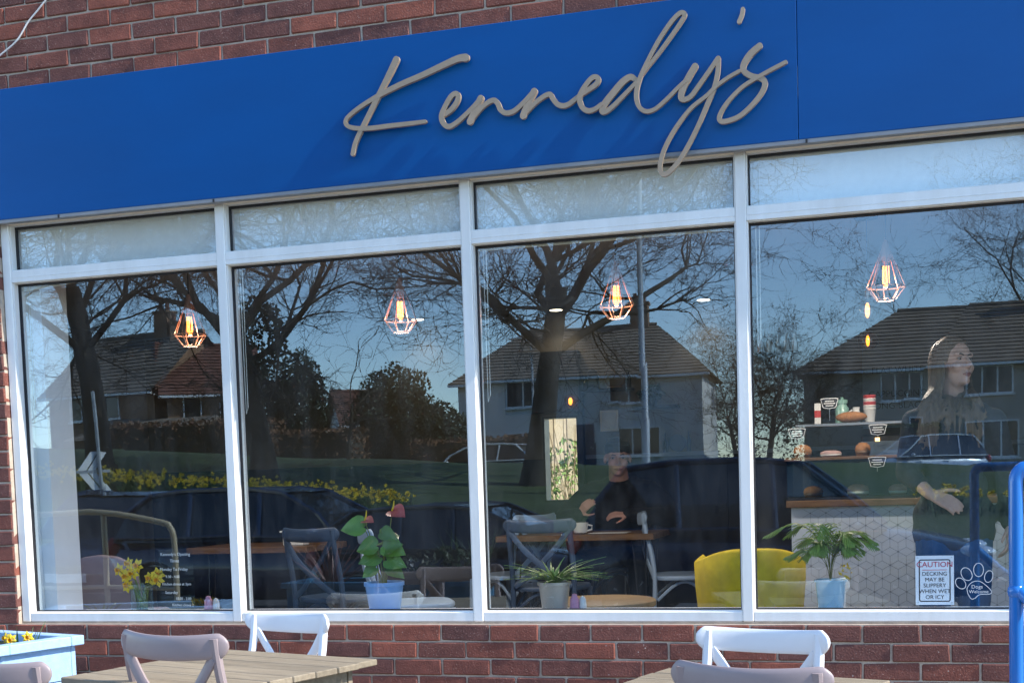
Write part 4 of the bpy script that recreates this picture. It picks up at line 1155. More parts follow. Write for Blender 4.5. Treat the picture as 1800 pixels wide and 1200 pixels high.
cakes = [(-.20,-.02,.0145,.055,.05,'cake','round sponge cake inside the display cabinet, left'),(.04,-.03,.0145,.06,.055,'cake_pink','iced cake inside the display cabinet, middle'),(.25,.0,.0145,.05,.05,'cake_pink','iced cake inside the display cabinet, right'),
         (-.25,-.10,.2325,.05,.06,'cake','large muffin on top of the display cabinet, left'),(.07,-.10,.2325,.042,.06,'cake','large muffin on top of the display cabinet, right'),(-.10,-.08,.2325,.06,.03,'cake_pink','iced bun on top of the display cabinet, between the muffins')]
for x,y,z,r_,h,mm,lab in cakes:
    t = thing('cake', lab, 'cake', (-.22+x, 2.18+y, CT+z), 0, 'cakes at the counter')
    MB().lathe([(r_*.8,0),(r_*.9,h*.3),(r_*1.0,h*.62),(r_*.85,h*.95),(r_*.45,h*1.18),(.002,h*1.22)], 18).build('sponge', mm, t, smooth='all')
    MB().lathe([(r_*.75,0),(r_*.93,h*.45),(r_*.96,h*.5),(r_*.93,h*.2)], 18).build('case', 'paper' if mm != 'cake' else 'oak_dark', t, smooth='all')
tags = [(-.490,1.594,'at the left end of the display cabinet'),(-.317,1.748,'in front of the mint canister'),(-.069,1.598,'in front of the paper cup stack'),(-.074,1.427,'low on the front of the display cabinet')]
for x,z,lab in tags:
    t = thing('price_tag', 'small black price tag '+lab, 'tag', (x,1.955,z), 0, 'black price tags on the cake display')
    out = [(-.047,.026),(-.030,.029),(.030,.029),(.047,.026),(.040,0),(.034,-.022),(.0,-.028),(-.034,-.022),(-.040,0)]
    MB().prism(out, 0, .002).build('border', 'white_paint', t)
    MB().prism([(a*.92,b*.88) for a,b in out], -.0012, -.0002).build('plaque', 'black_paint', t)
    for k,(zz,w) in enumerate(((.013,.024),(.001,.030),(-.011,.02))): MB().bx(-w,w,-.0022,-.0014,zz-.002,zz+.002).build('scribble', 'white_paint', t)
    zb = {1.748:CT+.417, 1.427:CT+.0}.get(z, CT+.2325)
    MB().bx(-.0015,.0015,.0022,.004,-.05 if z != 1.748 else -.09,-.02).build('stick', 'steel', t)
def prop(name, lab, cat, x, y, z): return thing(name, lab, cat, (x,y,z))
t = prop('menu_block', 'red and white upright sign block on the upper counter shelf', 'sign', -.392,2.2,CT+.4165); MB().bx(-.017,.017,-.006,.006,0,.115).build('block','paper',t); MB().bx(-.017,.017,-.0075,-.0062,.037,.075).build('red_band','red_cup',t)
t = prop('canister', 'mint green canister with a lid on the upper counter shelf', 'canister', -.262,2.25,CT+.4165); MB().lathe([(.036,0),(.038,.01),(.036,.085),(.025,.1),(.025,.11)],18).build('body','mint',t,smooth=True); MB().lathe([(.03,.1105),(.03,.13),(.008,.135),(.008,.145),(.002,.146)],18).build('lid','mint',t,smooth=True)
t = prop('bread_loaf', 'low brown loaf on the upper counter shelf', 'bread', -.21,2.14,CT+.4165); MB().ell((0,0,.03),(.085,.035,.03),18,10).build('loaf','cake',t,smooth='all')
t = prop('cup_stack', 'stack of red and white paper cups on the upper counter shelf', 'cups', -.113,2.2,CT+.4165)
for k in range(5): MB().lathe([(.026,.018*k),(.034,.018*k+.07),(.036,.018*k+.072),(.034,.018*k+.075),(.03,.018*k+.074)],18).build('paper_cup','red_cup' if k in (2,4) else 'ceramic',t,smooth=True)
t = prop('milk_jug', 'small white jug on the upper counter shelf', 'jug', -.185,2.2,CT+.4165); MB().lathe([(.02,0),(.027,.02),(.024,.05),(.017,.068),(.02,.085),(.017,.085)],16).build('body','ceramic',t,smooth=True); MB().sweep([(-.02,0,.07),(-.04,0,.06),(-.036,0,.03),(-.02,0,.02)],.004,n=6).build('handle','ceramic',t)
em = thing('espresso_machine', 'dark espresso machine with a small amber light behind the display cabinet', 'coffee machine', (.05,2.72,CT-.962+.0)); em.location.z = FZ
MB().bx(-.3,.3,-.2,.25,0,.9).build('back_counter','wall_low',em)
MB().bx(-.22,.22,-.16,.2,.9005,1.32).build('body','black_metal',em,bevel=.012)
MB().bx(-.22,.22,-.166,-.1605,1.18,1.28).build('front_plate','steel',em); MB().bx(-.14,-.115,-.171,-.1665,1.28,1.30).build('pilot_light','bulb2',em)
MB().sweep([(-.08,-.18,1.15),(-.08,-.26,1.10),(-.08,-.3,1.1)],.012,n=8).build('portafilter','steel',em)
# wall lettering
mn = thing('drinks_menu', 'dark drinks menu lettering high on the rear wall behind the woman', 'menu', (.05,5.19,2.0))
MB().bx(-.26,.26,.0,.009,-.30,.32).build('menu_board','dado',mn)
for s, z in (('FLAT WHITE',.135),('CAPPUCCINO',-.045),('LONG BLACK',-.135)):
    text(s, .068, .0, -.002, z, 'black_paint', mn, 'lettering')
# rear wall shelves and picture
def shelf(x0,x1,z,lab):
    t = thing('wall_shelf', lab, 'shelf', ((x0+x1)/2,5.12,z), 0, 'shelves on the rear wall'); MB().bx(-(x1-x0)/2,(x1-x0)/2,-.08,.0795,-.02,0).build('board','black_metal',t); return t
shelf(-2.40,-1.99,2.10,'upper dark shelf of ornaments on the rear wall, left'); shelf(-1.98,-1.62,1.945,'dark shelf with a black plant on the rear wall'); shelf(-1.0,-.68,2.31,'high shelf of bottles on the rear wall')
def bottle(x,z,h,r_,m,lab,grp):
    t = thing('bottle', lab, 'bottle', (x,5.11,z), 0, grp); MB().lathe([(r_,0),(r_,h*.55),(r_*.4,h*.72),(r_*.38,h*.96),(r_*.45,h),(.002,h)],12).build('glass',m,t,smooth=True)
for x,h,m_,lab in ((-2.37,.10,'black_metal','short dark bottle at the left end of the upper rear shelf'),(-2.02,.13,'black_metal','dark bottle at the right end of the upper rear shelf')): bottle(x,2.1,h,.025,m_,lab,'bottles on the rear shelves')
for i,(x,m_) in enumerate(((-.97,'cake'),(-.90,'ceramic'),(-.83,'steel'),(-.77,'ceramic'),(-.71,'paper'))): bottle(x,2.31,.14,.024,m_,['brown','white','steel grey','second white','cream'][i]+' bottle on the high rear shelf','bottles on the rear shelves')
t = thing('arched_ornament','dark arched ornament on the upper rear shelf','ornament',(-2.31,5.12,2.1)); MB().prism([(-.045,0),(.045,0),(.045,.11),(.032,.15),(0,.17),(-.032,.15),(-.045,.11)],-.02,.02).build('arch','wall_low',t,bevel=.004)
t = thing('clock_ornament','round wire ornament on the upper rear shelf','ornament',(-2.13,5.12,2.1)); MB().sweep(arc((0,0,.09),.085,0,360,20),.006,n=5,up=(0,1,0)).build('ring','oak_dark',t); MB().bx(-.06,.06,-.03,.03,0,.016).build('foot','light_wood',t)
for k in range(4): MB().sweep([(0,0,.09),(.08*math.cos(k*PI/4),0,.09+.08*math.sin(k*PI/4))],.004,n=4).build('spoke','oak_dark',t)
t = thing('shelf_plant','black leafy plant in a pot on the rear shelf','plant',(-1.83,5.11,1.945)); MB().lathe([(.035,0),(.045,.05)],14).build('pot','black_metal',t); mb = MB(); leaf_cloud(mb,(0,0,.1),(.10,.06,.07),120,.03,8); mb.build('foliage','leaf_dk',t)
t = thing('picture','pale square framed print on the rear wall above the seated man','picture',(-2.20,5.195,1.845)); MB().bx(-.075,.075,-.012,0,-.085,.085).build('frame','paper',t,bevel=.002); MB().bx(-.06,.06,-.0135,-.0122,-.068,.068).build('print','sign_white',t)
for x,h,r_,m_,lab in ((-1.74,.15,.018,'black_metal','dark bottle standing on the dado rail at the left of the blue plate'),(-1.55,.16,.018,'slate_blue','dark blue bottle standing on the dado rail at the right of the blue plate')):
    t = thing('bottle',lab,'bottle',(x,5.15,DZ+.0205),0,'bottles on the dado rail'); MB().lathe([(r_,0),(r_,h*.55),(r_*.4,h*.72),(r_*.38,h),(.002,h)],12).build('glass',m_,t,smooth=True)
t = thing('plate','round blue plate propped on the dado rail','plate',(-1.64,5.16,DZ+.0205)); MB().lathe([(.07,0),(.065,.006),(.002,.002)],24,mtx=Matrix.Translation((0,0,.07))@Matrix.Rotation(PI/2,4,'X')).build('dish','slate_blue',t,smooth=True)


# ================================================================== PEOPLE
def capsule(mb, p, q, r0, r1, n=12):
    p = Vector(p); q = Vector(q); d = (q-p)
    if d.length < 1e-5: mb.ell(p, (r0,r0,r0), n, 8); return
    t = d.normalized(); pts = []; rad = []
    for k in range(5):
        a = PI/2*(k/4); pts.append(p - t*r0*math.cos(a)); rad.append(max(1e-3, r0*math.sin(a)))
    for k in range(5):
        a = PI/2*(1-k/4); pts.append(q + t*r1*math.cos(a)); rad.append(max(1e-3, r1*math.sin(a)))
    mb.sweep(pts, rad, n=n)
def remesh(mb, name, voxel, smooth=6, fac=.5):
    me = bpy.data.meshes.new(name); me.from_pydata(mb.v, [], mb.f); me.update()
    o = bpy.data.objects.new(name, me); C.objects.link(o)
    md = o.modifiers.new('r', 'REMESH'); md.mode = 'VOXEL'; md.voxel_size = voxel
    if smooth:
        ms = o.modifiers.new('s', 'SMOOTH'); ms.factor = fac; ms.iterations = smooth
    dg = bpy.context.evaluated_depsgraph_get()
    out = bpy.data.meshes.new_from_object(o.evaluated_get(dg)); out.name = name
    bpy.data.objects.remove(o); bpy.data.meshes.remove(me)
    return out
def head_shape(mb, T):
    E = lambda c, r: mb.ell((0,0,0), r, 18, 12, mtx=T@Matrix.Translation(c))
    P = lambda p, q, a, b: capsule(mb, T@Vector(p), T@Vector(q), a, b)
    E((0,.014,.032), (.073,.094,.086)); E((0,-.016,-.045), (.056,.068,.078)); E((0,-.060,-.100), (.026,.026,.018))
    E((.034,-.054,-.035), (.026,.026,.028)); E((-.034,-.054,-.035), (.026,.026,.028))
    P((0,-.080,.012), (0,-.104,-.030), .0075, .0115); P((-.009,-.090,-.036), (.009,-.090,-.036), .0085, .0085)
    P((-.042,-.066,.026), (.042,-.066,.026), .012, .012); P((-.018,-.078,-.066), (.018,-.078,-.066), .008, .008); P((-.014,-.076,-.078), (.014,-.076,-.078), .008, .008)
    E((.075,.012,-.012), (.010,.020,.030)); E((-.075,.012,-.012), (.010,.020,.030))
def face_bits(parent, T):
    for s in (-1, 1):
        e = MB(); e.ell((0,0,0), (.0115,.005,.0046), 10, 6, mtx=T@Matrix.Translation((s*.030,-.0705,.002))); o = e.build('eye', 'eye_white', parent, smooth='all')
        e = MB(); e.ell((0,0,0), (.0052,.004,.0048), 8, 6, mtx=T@Matrix.Translation((s*.030,-.0745,.002))); e.build('iris', 'eye_dark', o, smooth='all')
        e = MB(); e.sweep([T@Vector(p) for p in ((s*.012,-.080,.020),(s*.030,-.079,.026),(s*.048,-.066,.020))], [.003,.0042,.002], n=6); e.build('eyebrow', 'hair_dark', parent, smooth='all')
        e = MB(); e.sweep([T@Vector(p) for p in ((s*.016,-.0765,.007),(s*.030,-.0785,.0095),(s*.046,-.066,.005))], [.0012,.002,.001], n=5); e.build('eyelid', 'hair_dark', parent, smooth='all')
    e = MB(); e.sweep([T@Vector(p) for p in ((-.024,-.078,-.071),(-.008,-.0865,-.067),(0,-.0865,-.0685),(.008,-.0865,-.067),(.024,-.078,-.071))], [.002,.005,.0045,.005,.002], n=6)
    e.sweep([T@Vector(p) for p in ((-.022,-.078,-.073),(0,-.0855,-.078),(.022,-.078,-.073))], [.002,.0055,.002], n=6); e.build('mouth', 'lip', parent, smooth='all')
def hand(mb, wrist, fwd_, nrm, side, curl=.5, s=1.0):
    """palm plus five bent fingers; fwd_ = towards the fingertips, nrm = back of the hand, side = +1 thumb on the left of fwd"""
    f = Vector(fwd_).normalized(); n_ = Vector(nrm); n_ = (n_-f*n_.dot(f)).normalized(); u = f.cross(n_)*side
    w = Vector(wrist)
    capsule(mb, w, w+f*.02*s, .024*s, .024*s)
    for k in (-1.5,-.5,.5,1.5): capsule(mb, w+f*.018*s+u*k*.010*s, w+f*.085*s+u*k*.019*s, .013*s, .0105*s, 8)
    for k, L_ in zip((-1.5,-.5,.5,1.5), (.060,.076,.080,.070)):
        p = w+f*.085*s+u*k*.0195*s; d = f.copy(); r_ = .0088*s
        for j, q in enumerate((.45,.32,.23)):
            d = (d*math.cos(curl*(.6+.3*j)) - n_*math.sin(curl*(.6+.3*j))).normalized()
            p2 = p+d*L_*q*s; capsule(mb, p, p2, r_, r_*.9, 8); p = p2; r_ *= .9
    p = w+f*.02*s+u*.022*s; d = (f*.55+u*.8-n_*.15).normalized()
    for L_, r0, r1 in ((.042,.014,.0105),(.030,.0105,.0095),(.024,.0095,.0075)):
        p2 = p+d*L_*s; capsule(mb, p, p2, r0*s, r1*s, 8); p = p2; d = (d*.85+f*.4-n_*.25*curl).normalized()

# ---- woman at the counter
wm = thing('person', 'woman with long brown hair in a black top and blue jeans, at the counter', 'person', (.26, 1.02, FZ))
inv = Matrix.Translation((-.26, -1.02, -FZ))
def wp(o): o.parent = wm; o.matrix_parent_inverse = inv; return o
HW = Matrix.Translation((.275,.985,1.850)) @ Matrix.Rotation(R(40),4,'Z') @ Matrix.Rotation(R(-8),4,'X') @ Matrix.Rotation(R(3),4,'Y') @ Matrix.Scale(.94,4)
sk = MB(); head_shape(sk, HW)
capsule(sk, HW@Vector((0,.02,-.08)), (.27,1.03,1.655), .048, .054)
TORSO = [((.27,1.03,1.60),(.27,1.03,1.42),.105,.098),((.175,1.03,1.615),(.365,1.03,1.610),.062,.062),((.20,1.03,1.45),(.34,1.03,1.45),.085,.085),((.22,1.03,1.30),(.32,1.03,1.30),.085,.085),((.20,1.04,1.17),(.34,1.04,1.17),.098,.098)]
LEGS = [((.195,1.04,1.15),(.185,1.02,.78),.088,.060),((.185,1.02,.78),(.180,1.05,.36),.055,.036),((.345,1.04,1.15),(.355,1.02,.78),.088,.060),((.355,1.02,.78),(.365,1.05,.36),.055,.036)]
ARMS = [((.105,1.03,1.60),(.070,.99,1.37),.046,.040),((.440,1.03,1.59),(.490,1.02,1.37),.046,.040)]
FORE = [((.070,.99,1.37),(.165,.84,1.275),.038,.026),((.490,1.02,1.37),(.505,1.0,1.13),.038,.026)]
for a in TORSO+LEGS+ARMS+FORE: capsule(sk, *a)
hand(sk, (.165,.84,1.275), (.75,-.45,-.35), (-.2,-.7,.7), -1, .45)
hand(sk, (.505,1.0,1.13), (-.05,-.15,-1), (1,-.2,0), 1, .5)
for x in (.178,.367): capsule(sk, (x,1.07,.31), (x+(x-.27)*.15,.93,.30), .036, .03)
body = wp(obj('body', remesh(sk, 'body', .0055, 4), 'skin', smooth='all'))
cl = MB()
for p, q, a, b in TORSO: capsule(cl, p, q, a+.012, b+.014)
for p, q, a, b in ARMS: capsule(cl, p, q, a+.013, b+.014)
p, q, a, b = FORE[1]; capsule(cl, p, Vector(p).lerp(Vector(q),.97), a+.013, b+.014)
p, q, a, b = FORE[0]; capsule(cl, p, Vector(p).lerp(Vector(q),.55), a+.013, b+.016)
capsule(cl, (.20,1.045,1.10), (.34,1.045,1.10), .112, .112)
wp(obj('top', remesh(cl, 'top', .011, 5), 'charcoal_knit', smooth='all'))
cl = MB()
for p, q, a, b in LEGS: capsule(cl, p, q, a+.012, b+.014)
capsule(cl, (.20,1.04,1.16), (.34,1.04,1.16), .103, .103)
wp(obj('jeans', remesh(cl, 'jeans', .011, 5), 'navy_denim', smooth='all'))
cl = MB()
for x in (.178,.367):
    cl.lathe([(.05,FZ),(.052,FZ+.02),(.05,FZ+.07),(.046,FZ+.10)], 14, (x,1.06,0)); capsule(cl, (x,1.05,FZ+.035), (x+(x-.27)*.15,.91,FZ+.033), .042, .034)
wp(obj('shoes', remesh(cl, 'shoes', .009, 4), 'black_cloth', smooth='all'))
face_bits(body, HW)
for ch in body.children: pass
# hair: a scalp shell and long locks
hr_ = MB(); hr_.ell((0,0,0), (.082,.100,.092), 20, 14, mtx=HW@Matrix.Translation((0,.028,.042)))
rr = random.Random(21)
locks = MB(); Wr = HW.to_3x3()
for i in range(110):
    a = R(rr.uniform(58, 302))                # angle from the face direction
    x, y = math.sin(a), -math.cos(a)
    s0 = HW@Vector((x*.02, -.02+y*.03+.03, .128))
    s1 = HW@Vector((x*.074, .02+y*.088, .085))
    s2 = HW@Vector((x*.088, .025+y*.098, -.01))
    s3 = HW@Vector((x*.095, .03+y*.092, -.10))
    drop = rr.uniform(.16,.30) if rr.random() < .8 else rr.uniform(.1,.16)
    out_ = Vector((s3.x-.275, (s3.y-.985)*.8, 0))
    fwd_pull = Vector((.0, -.045, 0)) if y < .2 else Vector((0, .03, 0))
    s4 = Vector((s3.x+out_.x*.25+rr.uniform(-.012,.012), s3.y+fwd_pull.y+rr.uniform(-.01,.01), s3.z-drop*.45))
    s5 = Vector((s4.x+out_.x*.35+rr.uniform(-.02,.02), s4.y-.02+rr.uniform(-.01,.01), s3.z-drop))
    if s5.y > .84 and s5.y < 1.10: s4.y = .875; s5.y = .850
    p = spline([s0,s1,s2,s3,s4,s5], 4)
    w = rr.uniform(.007,.012); n_ = len(p)
    locks.sweep(p, [w*(.5+.7*min(1,k/5))*(1-.75*(k/(n_-1))**3) for k in range(n_)], [w*.55*(1-.7*(k/(n_-1))**3) for k in range(n_)], n=6)
hr_.v += []
base_n = len(hr_.v); hr_.f += [tuple(i+base_n for i in f) for f in locks.f]; hr_.v += locks.v
hair = wp(obj('hair', remesh(hr_, 'hair', .0065, 3), 'hair_brown', smooth='all'))

wm.location = (.256, .92, FZ)
# ---- man seated at the table
mn_ = thing('person', 'man with short dark hair in a black jumper, seated at the table', 'person', (-1.93, 4.22, FZ))
inv2 = Matrix.Translation((1.93, -4.22, -FZ))
def mp_(o): o.parent = mn_; o.matrix_parent_inverse = inv2; return o
HM = Matrix.Translation((-1.905,4.04,1.492)) @ Matrix.Rotation(R(12),4,'Z') @ Matrix.Rotation(R(5),4,'X') @ Matrix.Scale(1.04,4)
sk = MB(); head_shape(sk, HM); capsule(sk, HM@Vector((0,.02,-.08)), (-1.91,4.12,1.28), .058, .068)
TORSO = [((-1.91,4.14,1.20),(-1.92,4.18,.95),.135,.135),((-2.07,4.13,1.235),(-1.75,4.13,1.235),.075,.075),((-2.0,4.15,1.10),(-1.84,4.15,1.10),.12,.12),((-2.02,4.20,.90),(-1.84,4.20,.90),.125,.125),((-2.02,4.22,.80),(-1.84,4.22,.80),.11,.11)]
LEGS = [((-2.03,4.20,.78),(-2.10,3.76,.78),.085,.062),((-2.10,3.76,.78),(-2.10,3.80,.36),.058,.04),((-1.83,4.20,.78),(-1.74,3.76,.78),.085,.062),((-1.74,3.76,.78),(-1.74,3.80,.36),.058,.04)]
ARMS = [((-2.135,4.12,1.20),(-2.235,3.98,1.07),.062,.052),((-1.685,4.12,1.20),(-1.585,3.98,1.07),.062,.052)]
FORE = [((-2.235,3.98,1.07),(-2.10,3.78,1.115),.048,.032),((-1.585,3.98,1.07),(-1.80,3.78,1.10),.048,.032)]
for a in TORSO+LEGS+ARMS+FORE: capsule(sk, *a)
hand(sk, (-2.10,3.78,1.115), (.45,-.35,.5), (-.2,-.9,.2), 1, .6, .9)
hand(sk, (-1.80,3.78,1.10), (-.85,-.3,.05), (.1,-.5,.8), -1, .6, .9)
for x in (-2.10,-1.74): capsule(sk, (x,3.82,.31), (x,3.68,.30), .038, .032)
body2 = mp_(obj('body', remesh(sk, 'body', .006, 4), 'skin_dim', smooth='all'))
cl = MB()
for p, q, a, b in TORSO[:4]: capsule(cl, p, q, a+.030, b+.030)
for p, q, a, b in ARMS: capsule(cl, p, q, a+.026, b+.026)
for p, q, a, b in FORE: capsule(cl, p, Vector(p).lerp(Vector(q),.97), a+.024, b+.016)
capsule(cl, (-1.96,4.16,1.29), (-1.86,4.16,1.29), .085, .085)
mp_(obj('jumper', remesh(cl, 'jumper', .012, 5), 'black_cloth', smooth='all'))
cl = MB()
for p, q, a, b in LEGS: capsule(cl, p, q, a+.014, b+.016)
capsule(cl, (-2.0,4.22,.80), (-1.86,4.22,.80), .118, .118)
mp_(obj('trousers', remesh(cl, 'trousers', .012, 5), 'black_cloth', smooth='all'))
cl = MB()
for x in (-2.10,-1.74): capsule(cl, (x,3.83,FZ+.045), (x,3.66,FZ+.04), .045, .038)
mp_(obj('shoes', remesh(cl, 'shoes', .009, 3), 'black_cloth', smooth='all'))
face_bits(body2, HM)
hc = MB(); hc.ell((0,0,0), (.081,.100,.080), 20, 14, mtx=HM@Matrix.Translation((0,.018,.060)))
for i in range(40):
    a = R(rr.uniform(-70,70)); q = Vector((math.sin(a)*.062, -.045-.03*math.cos(a), .095+.01*rr.random())); capsule(hc, HM@q, HM@(q+Vector((rr.uniform(-.01,.01),.05,.022))), .012, .012, 6)
mp_(obj('hair', remesh(hc, 'hair', .006, 2), 'hair_dark', smooth='all'))
st_ = copy_tree(white_chair, (-1.93,4.28,FZ), 0, 'dark blue cross-backed chair the seated man sits on', G_IN, mats=SLATE)

mn_.scale = (1.17, 1.08, 1.03)


# ================================================================== THE STREET BEHIND THE CAMERA (seen mirrored in the glass)
def sm(t): t = max(0.0, min(1.0, t)); return t*t*(3-2*t)
def gz(x, y):
    s = -y
    rise = .09*max(0, min(19, s-12.2))*(1-.22*sm((x+4)/8))
    hill = .066*max(0, -x-8)*sm((s-12.2)/12) if x > -60 else 3.4
    hill = min(hill, 2.6)
    z = -.03 + rise + hill
    flat = 1.25 + .022*max(0, min(30, -x-8))
    return z + (flat-z)*sm((s-31.5)/3.2)
def grid(x0,x1,y0,y1,nx,ny,fz):
    mb = MB(); vs = []; fs = []
    for j in range(ny+1):
        for i in range(nx+1):
            x = x0+(x1-x0)*i/nx; y = y0+(y1-y0)*j/ny; vs.append((x,y,fz(x,y)))
    for j in range(ny):
        for i in range(nx):
            a = j*(nx+1)+i; fs.append((a,a+1,a+nx+2,a+nx+1))
    return mb.add(vs, fs)
struct(grid(-90,60,-90,-12.2,100,80,lambda x,y: gz(x,y)+.03*noise.noise(Vector((x*.4,y*.4,0)))).build('lawn','grass',smooth='all'))
struct(MB().bx(-400,400,-11.6,-6.5,-.16,-.10).build('road','asphalt'))
struct(MB().bx(-90,60,-6.4995,-6.3505,-.16,-.05).build('kerb','kerb',bevel=.01))
struct(MB().bx(-90,60,-12.5,-11.6005,-.16,-.04).build('far_kerb','kerb',bevel=.01))
struct(MB().bx(-600,600,-900,-88,-.4,-.3).build('far_ground','grass'))
struct(MB().bx(-600,600,-88,900,-.6,-.2).build('ground','paving'))
mb = MB()
for i in range(40): mb.bx(-60+i*3,-58+i*3,-9.1,-9.0,-.0995,-.096)
struct(mb.build('road_centre_line','chevron_w'))
struct(grid(-90,60,-41,-35.5,60,2,lambda x,y: gz(x,y)+.02).build('upper_road','asphalt'))

# ---- bare trees
def grow(trunk, twigs, p, d, length, r, lvl, maxl, rr, spread, lift, kids):
    n = 6 if lvl == 0 else (5 if lvl < 3 else (4 if lvl < 4 else 3))
    pts = [p.copy()]; rad = [r]; q = p.copy(); dd = d.copy(); nodes = []
    for i in range(n):
        w = (.06 if lvl == 0 else .20+.03*lvl)
        dd = (dd + Vector((rr.gauss(0,w), rr.gauss(0,w), rr.gauss(0,w*.8)+lift*(.10 if lvl else 0)))).normalized()
        q = q + dd*(length/n); pts.append(q.copy()); f = (i+1)/n
        rad.append(r*(1-.36*f) if lvl == 0 else r*(1-.62*f))
        nodes.append((q.copy(), dd.copy(), rad[-1], f))
    if lvl == 0: rad[0] *= 1.18
    tgt = trunk if lvl < 3 else twigs
    tgt.sweep(pts, rad, n=(10 if lvl == 0 else 7 if lvl == 1 else 5 if lvl == 2 else 3), caps=False)
    if lvl >= maxl: return
    k = kids[lvl]
    for c in range(k):
        if lvl == 0:
            f = .62+.38*(c/(k-1)); az = 2*PI*c*.382+rr.uniform(-.4,.4)
            el = R(rr.uniform(18,42)+ (c/(k-1))*30)
            nd = Vector((math.cos(az)*math.cos(el), math.sin(az)*math.cos(el), math.sin(el)))
            j = min(n-1, max(0, int(round(f*n))-1)); b, bd, br, bf = nodes[j]
            L_ = length*rr.uniform(.95,1.35)*spread; nr = br*rr.uniform(.32,.50)
        else:
            f = rr.uniform(.28,1.0) if c < k-1 else 1.0
            j = min(n-1, max(0, int(round(f*n))-1)); b, bd, br, bf = nodes[j]
            nd = (bd*rr.uniform(.5,1.0) + Vector((rr.gauss(0,1), rr.gauss(0,1), rr.gauss(.1,.75)))*.62).normalized()
            L_ = length*rr.uniform(.45,.72); nr = max(.0068, br*rr.uniform(.55,.8))
        grow(trunk, twigs, b, nd, L_, nr, lvl+1, maxl, rr, spread, lift, kids)
def tree(label, x, y, h, r, seed, maxl=5, spread=1.0, lift=.35, kids=(8,7,7,7,5,3), name='bare_tree', group='bare trees on the grass bank', lean=(0,0), m2='twig', thz=.02):
    rr = random.Random(seed)
    t = thing(name, label, 'tree', (x,y,gz(x,y)-.15), 0, group)
    a, b = MB(), MB()
    grow(a, b, Vector((0,0,0)), Vector((lean[0],lean[1],1)).normalized(), h, r, 0, maxl, rr, spread, lift, kids)
    a.build('trunk', 'bark', t, smooth='all'); b.build('crown', m2, t)
    return t
tree('bare oak with a thick forked trunk, mirrored at the left behind the chevron sign', -20.1, -25, 5.0, .37, 11)
tree('bare oak with ivy on its trunk, mirrored in the second bay', -15.4, -25, 4.6, .36, 5)
tree('massive bare oak mirrored in the third bay behind the lamp post', -8.35, -25.5, 5.0, .36, 23, spread=.80)
tree('twiggy bare tree mirrored between the white house and the house on the right', -4.6, -46, 2.3, .14, 31, kids=(9,6,6,5,4,3), group='bare trees near the houses')
tree('small bare tree mirrored behind the white house gable', -7.6, -62, 3.0, .16, 37, kids=(8,6,6,5,3,3), group='bare trees near the houses')
tree('tall bare willow mirrored at the right edge above the house roof', 6.8, -62, 6.5, .25, 44, spread=.8, lift=-.05, kids=(9,6,6,5,4,3), group='bare trees near the houses')
tree('young forked tree with pale bark mirrored in the second bay', -15.6, -31, 1.8, .07, 51, maxl=3, kids=(4,4,4,3,3), group='bare trees near the houses')
t = thing('ivy', 'dark ivy wrapped round the trunk of the second oak', 'ivy', (-15.4,-25,gz(-15.4,-25)+3.0)); mb = MB(); leaf_cloud(mb,(0,0,.6),(.75,.75,1.0),900,.09,6); mb.build('ivy_leaves','leaf_dk',t)
# distant wood
mb = MB()
for i in range(24):
    x = -62+i*3.6; leaf_cloud(mb,(x,-86+rng.uniform(-3,3),3.2+rng.uniform(-.6,.8)),(3.0,2.5,3.0+rng.uniform(0,1.5)),1100,.13,100+i)
o = mb.build('far_wood','twig'); stuff(o)

# ---- hedges and shrubs
def hedge(label, x0, x1, y, z0, z1, d, m_, seed, n, name='hedge', rot=0):
    t = thing(name, label, 'hedge', ((x0+x1)/2, y, z0), rot, 'clipped hedges along the upper road')
    w = (x1-x0)/2; mb = MB(); leaf_cloud(mb, (0,0,(z1-z0)/2), (w,d/2,(z1-z0)/2), n, .085, seed, box=True); mb.build('leaves', m_, t)
    c = MB(); c.bx(-w*.93,w*.93,-d*.4,d*.4,.02,(z1-z0)*.93); c.build('branch_mass','bark',t)
hedge('long rusty beech hedge mirrored in the left bay', -27.5,-20.9,-37,1.2,3.85,1.4,'hedge',1,5200)
hedge('rusty beech hedge mirrored in the second bay', -20.4,-17.5,-36.5,1.3,3.35,1.8,'hedge',2,3000)
hedge('low rusty hedge mirrored in front of the white house', -15.4,-10.9,-36,1.2,2.8,1.3,'hedge',3,3200)
hedge('rounded green hedge mirrored behind the silver car', -.6,1.9,-47.5,1.0,3.0,1.2,'hedge_green',4,2400)
def shrub(label, x, y, r_, m_, seed, n=1500):
    t = thing('evergreen_shrub', label, 'shrub', (x,y,gz(x,y)), 0, 'evergreen shrubs between the houses'); mb = MB(); leaf_cloud(mb,(0,0,r_[2]*.95),r_,int(n*3.2),.085,seed); leaf_cloud(mb,(0,0,r_[2]*.9),[q*.7 for q in r_],n,.13,seed+300); mb.build('foliage',m_,t)
    MB().sweep([(0,0,-.1),(0,0,r_[2])],[.12,.05],n=6).build('stem','bark',t)
shrub('tall conifer shrub mirrored left of the red roofed house', -22.3,-42,(1.1,1.1,2.7),'leaf_dk',61,1800)
shrub('bushy evergreen mirrored beside the tall conifer shrub', -24.2,-42,(1.6,1.3,2.5),'leaf_dk',62,2000)
shrub('dark holly bush mirrored left of the white house', -18.3,-42,(1.9,1.6,2.3),'leaf_dk',63,2600)
shrub('dark laurel bush mirrored at the corner of the white house', -16.4,-41,(1.5,1.3,1.5),'leaf_dk',64,1600)

